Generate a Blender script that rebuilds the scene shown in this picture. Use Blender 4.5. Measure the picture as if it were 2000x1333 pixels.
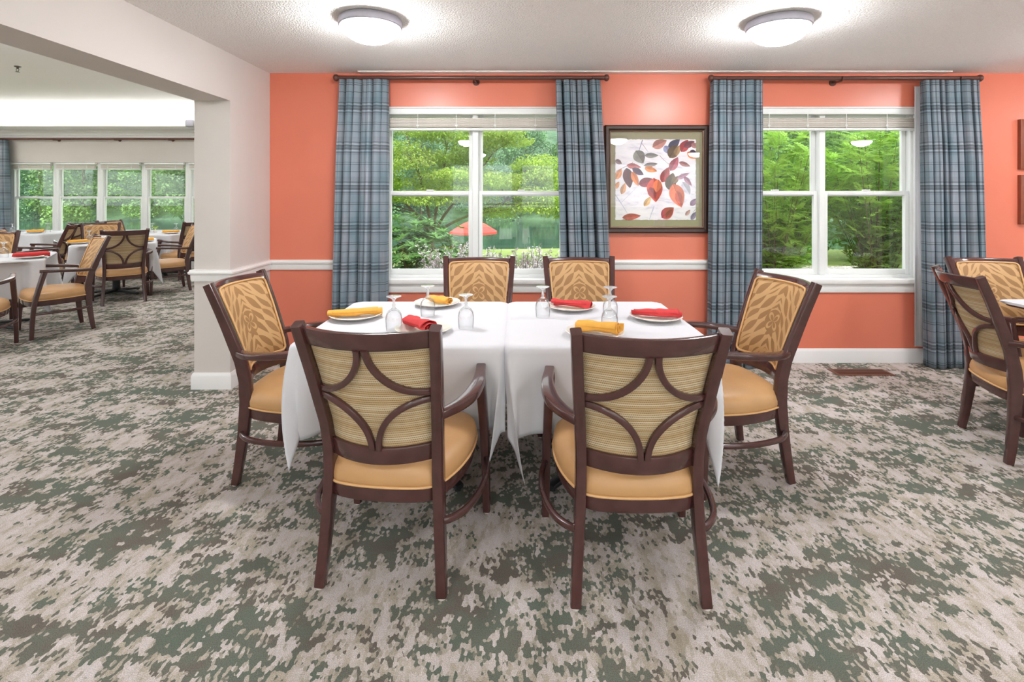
import bpy, math, random
import numpy as np
from mathutils import Vector, Matrix

for _o in list(bpy.data.objects):
    bpy.data.objects.remove(_o)
SC = bpy.context.scene
COL = SC.collection
PI = math.pi

# ------------------------------------------------------------------ camera
cam_d = bpy.data.cameras.new('camera')
cam_d.sensor_width = 36.0
cam_d.lens = 988.0 / 2000.0 * 36.0
cam_d.shift_x = -0.005
cam_d.shift_y = -0.14125
cam_d.clip_start = 0.05
cam_d.clip_end = 400
cam = bpy.data.objects.new('camera', cam_d)
COL.objects.link(cam)
cam.location = (0, 0, 1.40)
cam.rotation_euler = (PI / 2, 0, 0)
SC.camera = cam

# ------------------------------------------------------------------ sky: even, bright overcast
world = bpy.data.worlds.new('overcast_sky')
SC.world = world
world.use_nodes = True
_bg = world.node_tree.nodes['Background']
_bg.inputs['Color'].default_value = (0.93, 0.97, 1.0, 1)
_bg.inputs['Strength'].default_value = 1.6
# soft, veiled sun from behind the house
sun_d = bpy.data.lights.new('veiled_sun', 'SUN')
sun_d.energy = 3.0
sun_d.angle = math.radians(25)
sun_d.color = (1.0, 0.96, 0.88)
sun = bpy.data.objects.new('veiled_sun', sun_d)
COL.objects.link(sun)
sun.rotation_euler = (math.radians(35), math.radians(12), 0)
LAMP_STRENGTH = 46.0
COVE_STRENGTH = 30.0

SC.view_settings.view_transform = 'Standard'
SC.view_settings.look = 'None'
SC.view_settings.gamma = 1.0
SC.view_settings.use_curve_mapping = False
SC.view_settings.exposure = 0.92
SC.cycles.transparent_max_bounces = 24


# ------------------------------------------------------------------ materials
def lin(c):
    r = []
    for v in c[:3]:
        v = v / 255.0
        r.append(v / 12.92 if v <= 0.04045 else ((v + 0.055) / 1.055) ** 2.4)
    return (r[0], r[1], r[2], 1.0)


class NT:
    """small helper around a material node tree"""
    def __init__(self, name):
        self.m = bpy.data.materials.new(name)
        self.m.use_nodes = True
        self.t = self.m.node_tree
        self.b = self.t.nodes.get('Principled BSDF')
        self.out = self.t.nodes.get('Material Output')

    def n(self, typ, ins=None, **attrs):
        nd = self.t.nodes.new(typ)
        for k, v in attrs.items():
            setattr(nd, k, v)
        if ins:
            for k, v in ins.items():
                if isinstance(v, tuple) and len(v) == 2 and isinstance(v[0], bpy.types.Node):
                    self.t.links.new(v[0].outputs[v[1]], nd.inputs[k])
                else:
                    nd.inputs[k].default_value = v
        return nd

    def link(self, a, ao, b, bi):
        self.t.links.new(a.outputs[ao], b.inputs[bi])

    def ramp(self, src, so, stops, interp='LINEAR'):
        r = self.t.nodes.new('ShaderNodeValToRGB')
        r.color_ramp.interpolation = interp
        el = r.color_ramp.elements
        while len(el) > 1:
            el.remove(el[-1])
        el[0].position = stops[0][0]
        el[0].color = stops[0][1]
        for p, c in stops[1:]:
            e = el.new(p)
            e.color = c
        self.t.links.new(src.outputs[so], r.inputs[0])
        return r

    def math(self, op, a, b=None, c=None):
        nd = self.t.nodes.new('ShaderNodeMath')
        nd.operation = op
        for i, v in enumerate((a, b, c)):
            if v is None:
                continue
            if isinstance(v, tuple):
                self.t.links.new(v[0].outputs[v[1]], nd.inputs[i])
            else:
                nd.inputs[i].default_value = v
        return nd

    def mix(self, fac, a, b, blend='MIX'):
        nd = self.t.nodes.new('ShaderNodeMix')
        nd.data_type = 'RGBA'
        nd.blend_type = blend
        for idx, v in ((0, fac), (6, a), (7, b)):
            if isinstance(v, tuple) and len(v) == 2 and isinstance(v[0], bpy.types.Node):
                self.t.links.new(v[0].outputs[v[1]], nd.inputs[idx])
            else:
                nd.inputs[idx].default_value = v
        return nd

    def bump(self, src, so, strength=0.2, dist=0.002):
        bp = self.n('ShaderNodeBump', {'Strength': strength, 'Distance': dist})
        self.t.links.new(src.outputs[so], bp.inputs['Height'])
        self.t.links.new(bp.outputs[0], self.b.inputs['Normal'])
        return bp


def simple(name, rgb, rough=0.5, metal=0.0, spec=0.5, noise=0.0, nscale=30, bump=0.0, bscale=200, bdist=0.002, coat=0.0):
    t = NT(name)
    c = lin(rgb)
    t.b.inputs['Roughness'].default_value = rough
    t.b.inputs['Metallic'].default_value = metal
    t.b.inputs['Specular IOR Level'].default_value = spec
    t.b.inputs['Coat Weight'].default_value = coat
    tc = t.n('ShaderNodeTexCoord')
    nz = t.n('ShaderNodeTexNoise', {'Vector': (tc, 'Object'), 'Scale': nscale, 'Detail': 3.0})
    a = tuple(max(0, v * (1 - noise)) for v in c[:3]) + (1,)
    b = tuple(min(1, v * (1 + noise)) for v in c[:3]) + (1,)
    rp = t.ramp(nz, 0, [(0.3, a), (0.7, b)])
    t.link(rp, 0, t.b, 'Base Color')
    if bump > 0:
        nb = t.n('ShaderNodeTexNoise', {'Vector': (tc, 'Object'), 'Scale': bscale, 'Detail': 3.0})
        t.bump(nb, 0, bump, bdist)
    return t.m


M = {}
M['coral'] = simple('coral_wall_paint', (225, 127, 102), 0.33, noise=0.02, nscale=3, bump=0.06, bscale=260, spec=0.5)
M['greige'] = simple('greige_wall_paint', (214, 207, 202), 0.55, noise=0.015, nscale=3, bump=0.05, bscale=260)
M['ceiling'] = simple('textured_ceiling_paint', (247, 246, 244), 0.85, noise=0.07, nscale=210, bump=1.0, bscale=95, bdist=0.012)
M['white_ceiling'] = simple('smooth_white_ceiling_paint', (244, 244, 243), 0.8, noise=0.01)
M['trim'] = simple('white_trim_paint', (240, 239, 238), 0.32, noise=0.01, nscale=5)
M['vinyl'] = simple('white_window_vinyl', (238, 240, 239), 0.35, noise=0.01, nscale=5)
M['blind'] = simple('white_blind_slat', (216, 209, 201), 0.45, noise=0.04, nscale=60)
M['wood'] = simple('dark_mahogany_wood', (76, 46, 44), 0.2, noise=0.14, nscale=18, spec=0.5, coat=0.3)
M['leather'] = simple('tan_vinyl_upholstery', (194, 149, 100), 0.42, noise=0.04, nscale=12, bump=0.08, bscale=500)
M['welt'] = simple('tan_piping', (214, 168, 114), 0.45, noise=0.03)
M['linen'] = simple('white_tablecloth_linen', (214, 214, 219), 0.75, noise=0.01, nscale=8, bump=0.1, bscale=900, bdist=0.0006)
M['china'] = simple('ivory_china', (238, 232, 224), 0.12, noise=0.01, spec=0.6)
M['nap_yellow'] = simple('yellow_napkin_cotton', (232, 172, 74), 0.8, noise=0.06, nscale=30, bump=0.25, bscale=120, bdist=0.003)
M['nap_red'] = simple('red_napkin_cotton', (206, 60, 62), 0.8, noise=0.06, nscale=30, bump=0.25, bscale=120, bdist=0.003)
M['rod'] = simple('bronze_curtain_rod', (104, 68, 60), 0.3, metal=0.35, noise=0.08)
M['black_metal'] = simple('black_cast_metal', (32, 33, 36), 0.5, noise=0.1)
M['glide'] = simple('pale_plastic_glide', (205, 200, 192), 0.4)
M['lamp_pan'] = simple('brushed_nickel_lamp_pan', (176, 174, 186), 0.38, metal=0.35, noise=0.03)
M['frame_dark'] = simple('dark_bronze_picture_frame', (62, 42, 36), 0.28, metal=0.15, noise=0.1)
M['frame_lip'] = simple('bronze_frame_lip', (128, 100, 82), 0.35, metal=0.4, noise=0.05)
M['mat_board'] = simple('olive_grey_mat_board', (150, 143, 116), 0.8, noise=0.03)
M['brown_panel'] = simple('red_brown_panel', (140, 72, 48), 0.5, noise=0.08)
M['vent'] = simple('brown_floor_register', (112, 72, 56), 0.45, metal=0.2, noise=0.08)
M['dark'] = simple('painted_cavity_shade', (28, 22, 20), 0.9)  # near-black colour standing in for the shade below the register slats
M['grey_plastic'] = simple('grey_plastic', (140, 140, 142), 0.5)
M['steel'] = simple('sprinkler_metal', (120, 116, 110), 0.35, metal=0.7)
M['lining'] = simple('white_curtain_lining', (232, 233, 238), 0.85, noise=0.02)
M['umbrella'] = simple('coral_umbrella_canvas', (222, 66, 60), 0.8, noise=0.04)
M['bark'] = simple('grey_brown_bark', (104, 92, 76), 0.9, noise=0.25, nscale=14, bump=0.5, bscale=40, bdist=0.01)
M['patio'] = simple('pale_bounce_paving', (196, 192, 184), 0.9, noise=0.06, nscale=3)  # light-coloured so the added paving bounces daylight indoors
M['soil'] = simple('brown_garden_soil', (96, 84, 66), 0.95, noise=0.25, nscale=6)
M['hill'] = simple('wooded_hillside', (78, 106, 80), 0.9, noise=0.3, nscale=0.6, bump=1.0, bscale=0.8, bdist=0.8)
M['sage'] = simple('silvery_sage_flower', (206, 200, 208), 0.9, noise=0.12, nscale=20)


def leaf_mat(name, rgb, var=0.25, trans=0.45, scale=1.4, rough=0.55, hue=(0.9, 1.05, 0.6)):
    t = NT(name)
    c = lin(rgb)
    tc = t.n('ShaderNodeTexCoord')
    nz = t.n('ShaderNodeTexNoise', {'Vector': (tc, 'Object'), 'Scale': scale, 'Detail': 4.0})
    a = tuple(v * (1 - var) for v in c[:3]) + (1,)
    b = tuple(min(1, v * (1 + var) * h) for v, h in zip(c[:3], hue)) + (1,)
    rp = t.ramp(nz, 0, [(0.3, a), (0.72, b)])
    t.link(rp, 0, t.b, 'Base Color')
    t.b.inputs['Roughness'].default_value = rough
    t.b.inputs['Specular IOR Level'].default_value = 0.3
    tr = t.n('ShaderNodeBsdfTranslucent')
    t.link(rp, 0, tr, 'Color')
    ms = t.n('ShaderNodeMixShader', {0: trans})
    t.t.links.new(t.b.outputs[0], ms.inputs[1])
    t.t.links.new(tr.outputs[0], ms.inputs[2])
    t.t.links.new(ms.outputs[0], t.out.inputs[0])
    return t.m


M['leaf_maple'] = leaf_mat('yellow_green_maple_leaf', (166, 186, 98), 0.22)
M['leaf_rhodo'] = leaf_mat('glossy_green_rhododendron_leaf', (98, 138, 82), 0.28, 0.25, rough=0.3)
M['leaf_shrub'] = leaf_mat('bright_green_shrub_leaf', (150, 184, 90), 0.22)
M['leaf_bank'] = leaf_mat('haze_tinted_blue_green_leaf', (128, 160, 138), 0.25, 0.35, scale=0.25)  # distance haze is put into this pale bluish leaf colour
M['leaf_bank2'] = leaf_mat('haze_tinted_mid_green_leaf', (132, 160, 114), 0.25, 0.35, scale=0.25)  # paler green, with the haze over the lake mixed into it
M['leaf_mid'] = leaf_mat('mid_green_tree_leaf', (112, 148, 92), 0.25, 0.4, scale=0.8)
M['leaf_sage'] = leaf_mat('grey_green_sage_leaf', (138, 160, 118), 0.25, 0.3, scale=5)


def schlick(t, f0=0.04, k=1.0, base=0.0):
    """two-sided Fresnel reflectance of a thin glass wall"""
    g = t.n('ShaderNodeNewGeometry')
    d = t.n('ShaderNodeVectorMath', {0: (g, 'Normal'), 1: (g, 'Incoming')}, operation='DOT_PRODUCT')
    a = t.math('ABSOLUTE', (d, 'Value'))
    b = t.math('SUBTRACT', 1.0, (a, 0))
    p = t.math('POWER', (b, 0), 5.0)
    q = t.math('MULTIPLY_ADD', (p, 0), (1 - f0) * k, f0 * k + base)
    q.use_clamp = True
    return q, b


def glass_pane(name, tint=(0.965, 0.985, 0.975), k=1.0, rough=0.0, base=0.0):
    t = NT(name)
    t.t.nodes.remove(t.b)
    f2, _ = schlick(t, .04, k, base)
    tr = t.n('ShaderNodeBsdfTransparent', {'Color': tint + (1,)})
    gl = t.n('ShaderNodeBsdfGlossy', {'Roughness': rough, 'Color': (1, 1, 1, 1)})
    ms = t.n('ShaderNodeMixShader', {0: (f2, 0)})
    t.t.links.new(tr.outputs[0], ms.inputs[1])
    t.t.links.new(gl.outputs[0], ms.inputs[2])
    t.t.links.new(ms.outputs[0], t.out.inputs[0])
    return t.m


M['glass'] = glass_pane('window_glass')
M['picture_glass'] = glass_pane('picture_glass', (0.99, 0.99, 0.99), 0.8)


def goblet_mat():
    t = NT('clear_goblet_glass')
    t.t.nodes.remove(t.b)
    f2, facing = schlick(t, .05, 1.0, 0.0)
    rp = t.ramp(facing, 0, [(0.0, (0.985, 0.988, 0.988, 1)), (0.5, (0.945, 0.95, 0.95, 1)), (0.8, (0.66, 0.67, 0.68, 1)), (1.0, (0.3, 0.31, 0.32, 1))])
    tr = t.n('ShaderNodeBsdfTransparent')
    t.link(rp, 0, tr, 'Color')
    gl = t.n('ShaderNodeBsdfGlossy', {'Roughness': 0.02, 'Color': (1, 1, 1, 1)})
    ms = t.n('ShaderNodeMixShader', {0: (f2, 0)})
    t.t.links.new(tr.outputs[0], ms.inputs[1])
    t.t.links.new(gl.outputs[0], ms.inputs[2])
    t.t.links.new(ms.outputs[0], t.out.inputs[0])
    return t.m


M['goblet'] = goblet_mat()


def stem_mat():
    t = NT('whitened_clear_glass')
    t.b.inputs['Base Color'].default_value = (0.95, 0.96, 0.97, 1)
    t.b.inputs['Roughness'].default_value = 0.06
    f2, facing = schlick(t, .12, 1.0, 0.0)
    tr = t.n('ShaderNodeBsdfTransparent', {'Color': (0.9, 0.91, 0.92, 1)})
    gl = t.n('ShaderNodeBsdfGlossy', {'Roughness': 0.04, 'Color': (1, 1, 1, 1)})
    m1 = t.n('ShaderNodeMixShader', {0: (f2, 0)})
    t.t.links.new(tr.outputs[0], m1.inputs[1])
    t.t.links.new(gl.outputs[0], m1.inputs[2])
    m2 = t.n('ShaderNodeMixShader', {0: 0.33})  # white base mixed in to imitate bright refraction in the clear glass
    t.t.links.new(m1.outputs[0], m2.inputs[1])
    t.t.links.new(t.b.outputs[0], m2.inputs[2])
    t.t.links.new(m2.outputs[0], t.out.inputs[0])
    return t.m


M['goblet_stem'] = stem_mat()


def emit_mat(name, rgb, strength):
    t = NT(name)
    t.t.nodes.remove(t.b)
    e = t.n('ShaderNodeEmission', {'Color': rgb + (1,), 'Strength': strength})
    t.t.links.new(e.outputs[0], t.out.inputs[0])
    return t.m


M['lamp'] = emit_mat('lit_lamp_diffuser', (0.98, 0.985, 1.0), LAMP_STRENGTH)
M['cove'] = emit_mat('lit_cove_strip', (1.0, 0.985, 0.97), COVE_STRENGTH)


def carpet_mat():
    t = NT('distressed_green_grey_carpet')
    tc = t.n('ShaderNodeTexCoord')
    mp = t.n('ShaderNodeMapping', {'Vector': (tc, 'Object'), 'Scale': (1.0, 0.6, 1.0)})
    vo = t.n('ShaderNodeTexVoronoi', {'Vector': (mp, 0), 'Scale': 105.0, 'Randomness': 0.9})
    # blotches are wider than deep, their ragged rims run with the pile
    m2 = t.n('ShaderNodeMapping', {'Vector': (vo, 'Position'), 'Scale': (0.7, 1.75, 1.0)})
    m3 = t.n('ShaderNodeMapping', {'Vector': (vo, 'Position'), 'Scale': (1.7, 1.1, 1.0), 'Location': (7, 3, 0)})
    big = t.n('ShaderNodeTexNoise', {'Vector': (m2, 0), 'Scale': 3.8, 'Detail': 2.0, 'Roughness': 0.5})
    med = t.n('ShaderNodeTexNoise', {'Vector': (m2, 0), 'Scale': 16.0, 'Detail': 4.0, 'Roughness': 0.7})
    med2 = t.n('ShaderNodeTexNoise', {'Vector': (m3, 0), 'Scale': 10.0, 'Detail': 4.0, 'Roughness': 0.7})
    fine = t.n('ShaderNodeTexNoise', {'Vector': (m3, 0), 'Scale': 36.0, 'Detail': 2.0, 'Roughness': 0.7})
    s1 = t.math('MULTIPLY_ADD', (big, 0), 0.62, 0.0)
    s2 = t.math('MULTIPLY_ADD', (med, 0), 0.8, (s1, 0))
    s3 = t.math('MULTIPLY_ADD', (med2, 0), 0.5, (s2, 0))
    s4 = t.math('MULTIPLY_ADD', (fine, 0), 0.5, (s3, 0))
    val = t.math('MULTIPLY', (s4, 0), 1 / 2.42)
    light = t.ramp(med2, 0, [(0.36, lin((208, 199, 197))), (0.48, lin((200, 191, 186))), (0.56, lin((182, 172, 158))), (0.66, lin((168, 158, 140)))])
    big2 = t.n('ShaderNodeTexNoise', {'Vector': (m2, 0), 'Scale': 4.3, 'Detail': 4.0, 'Roughness': 0.65, })
    dark = t.ramp(big2, 0, [(0.38, lin((112, 105, 97))), (0.5, lin((111, 114, 104))), (0.62, lin((105, 114, 103)))])
    edge = t.ramp(val, 0, [(0.0, (0, 0, 0, 1)), (0.507, (0, 0, 0, 1)), (0.511, (1, 1, 1, 1))])
    edge2 = t.ramp(val, 0, [(0.0, (0, 0, 0, 1)), (0.484, (0, 0, 0, 1)), (0.507, (1, 1, 1, 1))])
    taupe = t.mix((edge2, 0), (light, 0), lin((172, 163, 148)))
    base = t.mix((edge, 0), (taupe, 2), (dark, 0))
    fib = t.n('ShaderNodeTexNoise', {'Vector': (tc, 'Object'), 'Scale': 330.0, 'Detail': 2.0})
    fr = t.ramp(fib, 0, [(0.3, (0.66, 0.66, 0.66, 1)), (0.7, (1.22, 1.22, 1.22, 1))])
    fin = t.mix(1.0, (base, 2), (fr, 0), 'MULTIPLY')
    t.link(fin, 2, t.b, 'Base Color')
    t.b.inputs['Roughness'].default_value = 1.0
    t.b.inputs['Specular IOR Level'].default_value = 0.1
    t.bump(fib, 0, 0.5, 0.004)
    return t.m


M['carpet'] = carpet_mat()


def plaid_mat():
    t = NT('slate_blue_plaid_fabric')
    uv = t.n('ShaderNodeUVMap', uv_map='UVMap')
    sp = t.n('ShaderNodeSeparateXYZ', {0: (uv, 0)})

    def stripes(axis, period, stops):
        d = t.math('DIVIDE', (sp, axis), period)
        f = t.math('FRACT', (d, 0))
        return t.ramp(f, 0, stops, 'CONSTANT')
    g = lambda v: (v, v, v, 1)
    D, L, B = g(0.30), g(1.30), g(1.0)
    hs = stripes(1, 0.325, [(0.0, B), (0.10, D), (0.115, B), (0.15, g(0.5)), (0.165, B), (0.34, g(0.82)), (0.40, D), (0.415, g(0.8)), (0.44, L), (0.47, g(0.42)), (0.53, g(0.8)),
                            (0.55, g(0.42)), (0.6, L), (0.63, g(0.72)), (0.66, D), (0.675, g(0.86)), (0.8, B), (0.92, D), (0.935, B)])
    vs = stripes(0, 0.62, [(0.0, B), (0.08, D), (0.1, B), (0.3, g(0.78)), (0.42, g(0.5)), (0.46, g(0.9)), (0.5, g(0.5)), (0.54, g(0.78)), (0.66, B), (0.78, L), (0.8, B), (0.92, g(0.55)), (0.95, B)])
    nz = t.n('ShaderNodeTexNoise', {'Vector': (uv, 0), 'Scale': 3.0, 'Detail': 2.0})
    base = t.ramp(nz, 0, [(0.35, lin((116, 135, 146))), (0.65, lin((142, 149, 159)))])
    hm = t.mix(0.85, (base, 0), (hs, 0), 'MULTIPLY')
    vm = t.mix(0.65, (hm, 2), (vs, 0), 'MULTIPLY')
    t.link(vm, 2, t.b, 'Base Color')
    t.b.inputs['Roughness'].default_value = 0.8
    t.b.inputs['Specular IOR Level'].default_value = 0.25
    wv = t.n('ShaderNodeTexNoise', {'Vector': (uv, 0), 'Scale': 700.0})
    t.bump(wv, 0, 0.15, 0.0008)
    return t.m


M['plaid'] = plaid_mat()


def woven_mat():
    t = NT('woven_straw_stripe_fabric')
    tc = t.n('ShaderNodeTexCoord')
    sp = t.n('ShaderNodeSeparateXYZ', {0: (tc, 'Object')})
    wob = t.n('ShaderNodeTexNoise', {'Vector': (tc, 'Object'), 'Scale': 9.0, 'Detail': 1.0})
    zz = t.math('MULTIPLY_ADD', (wob, 0), 0.006, (sp, 2))
    q = t.math('DIVIDE', (zz, 0), 0.0082)
    row = t.math('FLOOR', (q, 0))
    fz = t.math('FRACT', (q, 0))
    wn = t.n('ShaderNodeTexWhiteNoise', {'W': (row, 0)}, noise_dimensions='1D')
    c1 = t.ramp(wn, 0, [(0.0, lin((188, 163, 126))), (0.3, lin((199, 180, 148))), (0.55, lin((181, 154, 114))), (0.78, lin((193, 171, 135)))], 'CONSTANT')
    # short dark stitches in staggered rows
    hr = t.math('MULTIPLY', (row, 0), 0.5)
    xs = t.math('DIVIDE', (sp, 0), 0.0062)
    xo = t.math('ADD', (xs, 0), (hr, 0))
    fx = t.math('FRACT', (xo, 0))
    sx = t.math('LESS_THAN', (fx, 0), 0.5)
    sz = t.math('LESS_THAN', (fz, 0), 0.34)
    st = t.math('MULTIPLY', (sx, 0), (sz, 0))
    n2 = t.n('ShaderNodeTexNoise', {'Vector': (tc, 'Object'), 'Scale': 60.0, 'Detail': 2.0})
    sm = t.math('MULTIPLY', (st, 0), (n2, 0))
    s2 = t.math('MULTIPLY', (sm, 0), 1.5)
    s2.use_clamp = True
    mx = t.mix((s2, 0), (c1, 0), lin((124, 100, 66)))
    t.link(mx, 2, t.b, 'Base Color')
    t.b.inputs['Roughness'].default_value = 0.9
    pp = t.math('PINGPONG', (fz, 0), 0.5)
    t.bump(pp, 0, 0.5, 0.004)
    return t.m


M['woven'] = woven_mat()


def damask_mat():
    t = NT('gold_leaf_damask_fabric')
    tc = t.n('ShaderNodeTexCoord')
    sp = t.n('ShaderNodeSeparateXYZ', {0: (tc, 'Object')})
    ax = t.math('ABSOLUTE', (sp, 0))
    zz = t.math('SUBTRACT', (sp, 2), 0.735)
    # folded in x for the mirrored leaf net
    cb = t.n('ShaderNodeCombineXYZ', {0: (ax, 0), 1: (zz, 0)})
    wz = t.n('ShaderNodeTexNoise', {'Vector': (cb, 0), 'Scale': 7.0, 'Detail': 1.0})
    wo = t.n('ShaderNodeVectorMath', {0: (wz, 'Color'), 1: (0.045, 0.045, 0.0)}, operation='MULTIPLY')
    wa = t.n('ShaderNodeVectorMath', {0: (cb, 0), 1: (wo, 0)}, operation='ADD')
    r0 = t.n('ShaderNodeMapping', {'Vector': (wa, 0), 'Rotation': (0, 0, math.radians(48))})
    rt = t.n('ShaderNodeMapping', {'Vector': (r0, 0), 'Scale': (1 / .104, 1 / .046, 1.0), 'Location': (0.2, 0.35, 0)})
    rs = t.n('ShaderNodeSeparateXYZ', {0: (rt, 0)})
    rw = t.math('FLOOR', (rs, 1))
    sh = t.math('MULTIPLY_ADD', (rw, 0), 0.5, (rs, 0))
    fu = t.math('FRACT', (sh, 0))
    fv = t.math('FRACT', (rs, 1))
    cu = t.math('SUBTRACT', (fu, 0), 0.5)
    cv = t.math('SUBTRACT', (fv, 0), 0.5)
    cu2 = t.math('MULTIPLY', (cu, 0), (cu, 0))
    lim = t.math('MULTIPLY_ADD', (cu2, 0), -1.5, 0.35)
    nz = t.n('ShaderNodeTexNoise', {'Vector': (tc, 'Object'), 'Scale': 380.0, 'Detail': 1.0})
    lm = t.math('MULTIPLY_ADD', (nz, 0), 0.09, (lim, 0))
    av = t.math('ABSOLUTE', (cv, 0))
    net0 = t.math('GREATER_THAN', (av, 0), (lm, 0))
    # crossing stems break the leaf rows into a lattice
    k1 = t.math('MULTIPLY', (ax, 0), .62)
    k2 = t.math('MULTIPLY_ADD', (zz, 0), .78, (k1, 0))
    k3 = t.math('MULTIPLY_ADD', (wz, 0), .03, (k2, 0))
    k4 = t.math('DIVIDE', (k3, 0), .088)
    k5 = t.math('FRACT', (k4, 0))
    k6 = t.math('LESS_THAN', (k5, 0), .17)
    net = t.math('MAXIMUM', (net0, 0), (k6, 0))
    # four petal motif in the middle
    ang = t.math('ARCTAN2', (zz, 0), (sp, 0))
    a4 = t.math('MULTIPLY', (ang, 0), 2.0)
    sn = t.math('SINE', (a4, 0))
    sa = t.math('ABSOLUTE', (sn, 0))
    x2 = t.math('MULTIPLY', (sp, 0), (sp, 0))
    r2 = t.math('MULTIPLY_ADD', (zz, 0), (zz, 0), (x2, 0))
    rr_ = t.math('SQRT', (r2, 0))
    pet = t.math('MULTIPLY', (sa, 0), 0.047)
    dd = t.math('SUBTRACT', (rr_, 0), (pet, 0))
    da = t.math('ABSOLUTE', (dd, 0))
    petal = t.math('LESS_THAN', (da, 0), 0.0075)
    inner = t.math('LESS_THAN', (rr_, 0), 0.06)
    keep = t.math('SUBTRACT', 1.0, (inner, 0))
    nk = t.math('MULTIPLY', (net, 0), (keep, 0))
    both = t.math('MAXIMUM', (nk, 0), (petal, 0))
    mx = t.mix((both, 0), lin((152, 112, 68)), lin((193, 153, 104)))
    t.link(mx, 2, t.b, 'Base Color')
    t.b.inputs['Roughness'].default_value = 0.6
    t.bump(nz, 0, 0.25, 0.0012)
    return t.m


M['damask'] = damask_mat()


def print_mat():
    t = NT('printed_leaf_ink')
    at = t.n('ShaderNodeAttribute', attribute_name='Col')
    tc = t.n('ShaderNodeTexCoord')
    nz = t.n('ShaderNodeTexNoise', {'Vector': (tc, 'Object'), 'Scale': 22.0, 'Detail': 5.0})
    rp = t.ramp(nz, 0, [(0.3, (0.72, 0.72, 0.76, 1)), (0.7, (1.2, 1.2, 1.15, 1))])
    mx = t.mix(0.8, (at, 'Color'), (rp, 0), 'MULTIPLY')
    t.link(mx, 2, t.b, 'Base Color')
    t.b.inputs['Roughness'].default_value = 0.9
    return t.m


M['print'] = print_mat()


def paper_mat():
    t = NT('watercolour_paper')
    tc = t.n('ShaderNodeTexCoord')
    mp = t.n('ShaderNodeMapping', {'Vector': (tc, 'Object'), 'Rotation': (0, 0.7, 0), 'Scale': (3.0, 3.0, 12.0)})
    nz = t.n('ShaderNodeTexNoise', {'Vector': (mp, 0), 'Scale': 2.2, 'Detail': 6.0, 'Roughness': 0.65})
    rp = t.ramp(nz, 0, [(0.3, lin((196, 190, 206))), (0.45, lin((232, 228, 234))), (0.7, lin((242, 238, 240)))])
    t.link(rp, 0, t.b, 'Base Color')
    t.b.inputs['Roughness'].default_value = 0.9
    return t.m


M['paper'] = paper_mat()


def lawn_mat():
    t = NT('mown_lawn_grass')
    tc = t.n('ShaderNodeTexCoord')
    nz = t.n('ShaderNodeTexNoise', {'Vector': (tc, 'Object'), 'Scale': 1.2, 'Detail': 8.0, 'Roughness': 0.7})
    rp = t.ramp(nz, 0, [(0.3, lin((104, 126, 60))), (0.7, lin((146, 164, 84)))])
    t.link(rp, 0, t.b, 'Base Color')
    t.b.inputs['Roughness'].default_value = 0.9
    nb = t.n('ShaderNodeTexNoise', {'Vector': (tc, 'Object'), 'Scale': 60.0, 'Detail': 2.0})
    t.bump(nb, 0, 0.6, 0.03)
    return t.m


M['lawn'] = lawn_mat()


def lake_mat():
    t = NT('still_green_lake_water')
    tc = t.n('ShaderNodeTexCoord')
    mp = t.n('ShaderNodeMapping', {'Vector': (tc, 'Object'), 'Scale': (0.4, 1.6, 1)})
    nz = t.n('ShaderNodeTexNoise', {'Vector': (mp, 0), 'Scale': 1.5, 'Detail': 3.0})
    t.b.inputs['Base Color'].default_value = lin((52, 76, 66))
    t.b.inputs['Roughness'].default_value = 0.08
    t.b.inputs['IOR'].default_value = 1.33
    t.bump(nz, 0, 0.08, 0.05)
    return t.m


M['lake'] = lake_mat()


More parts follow.
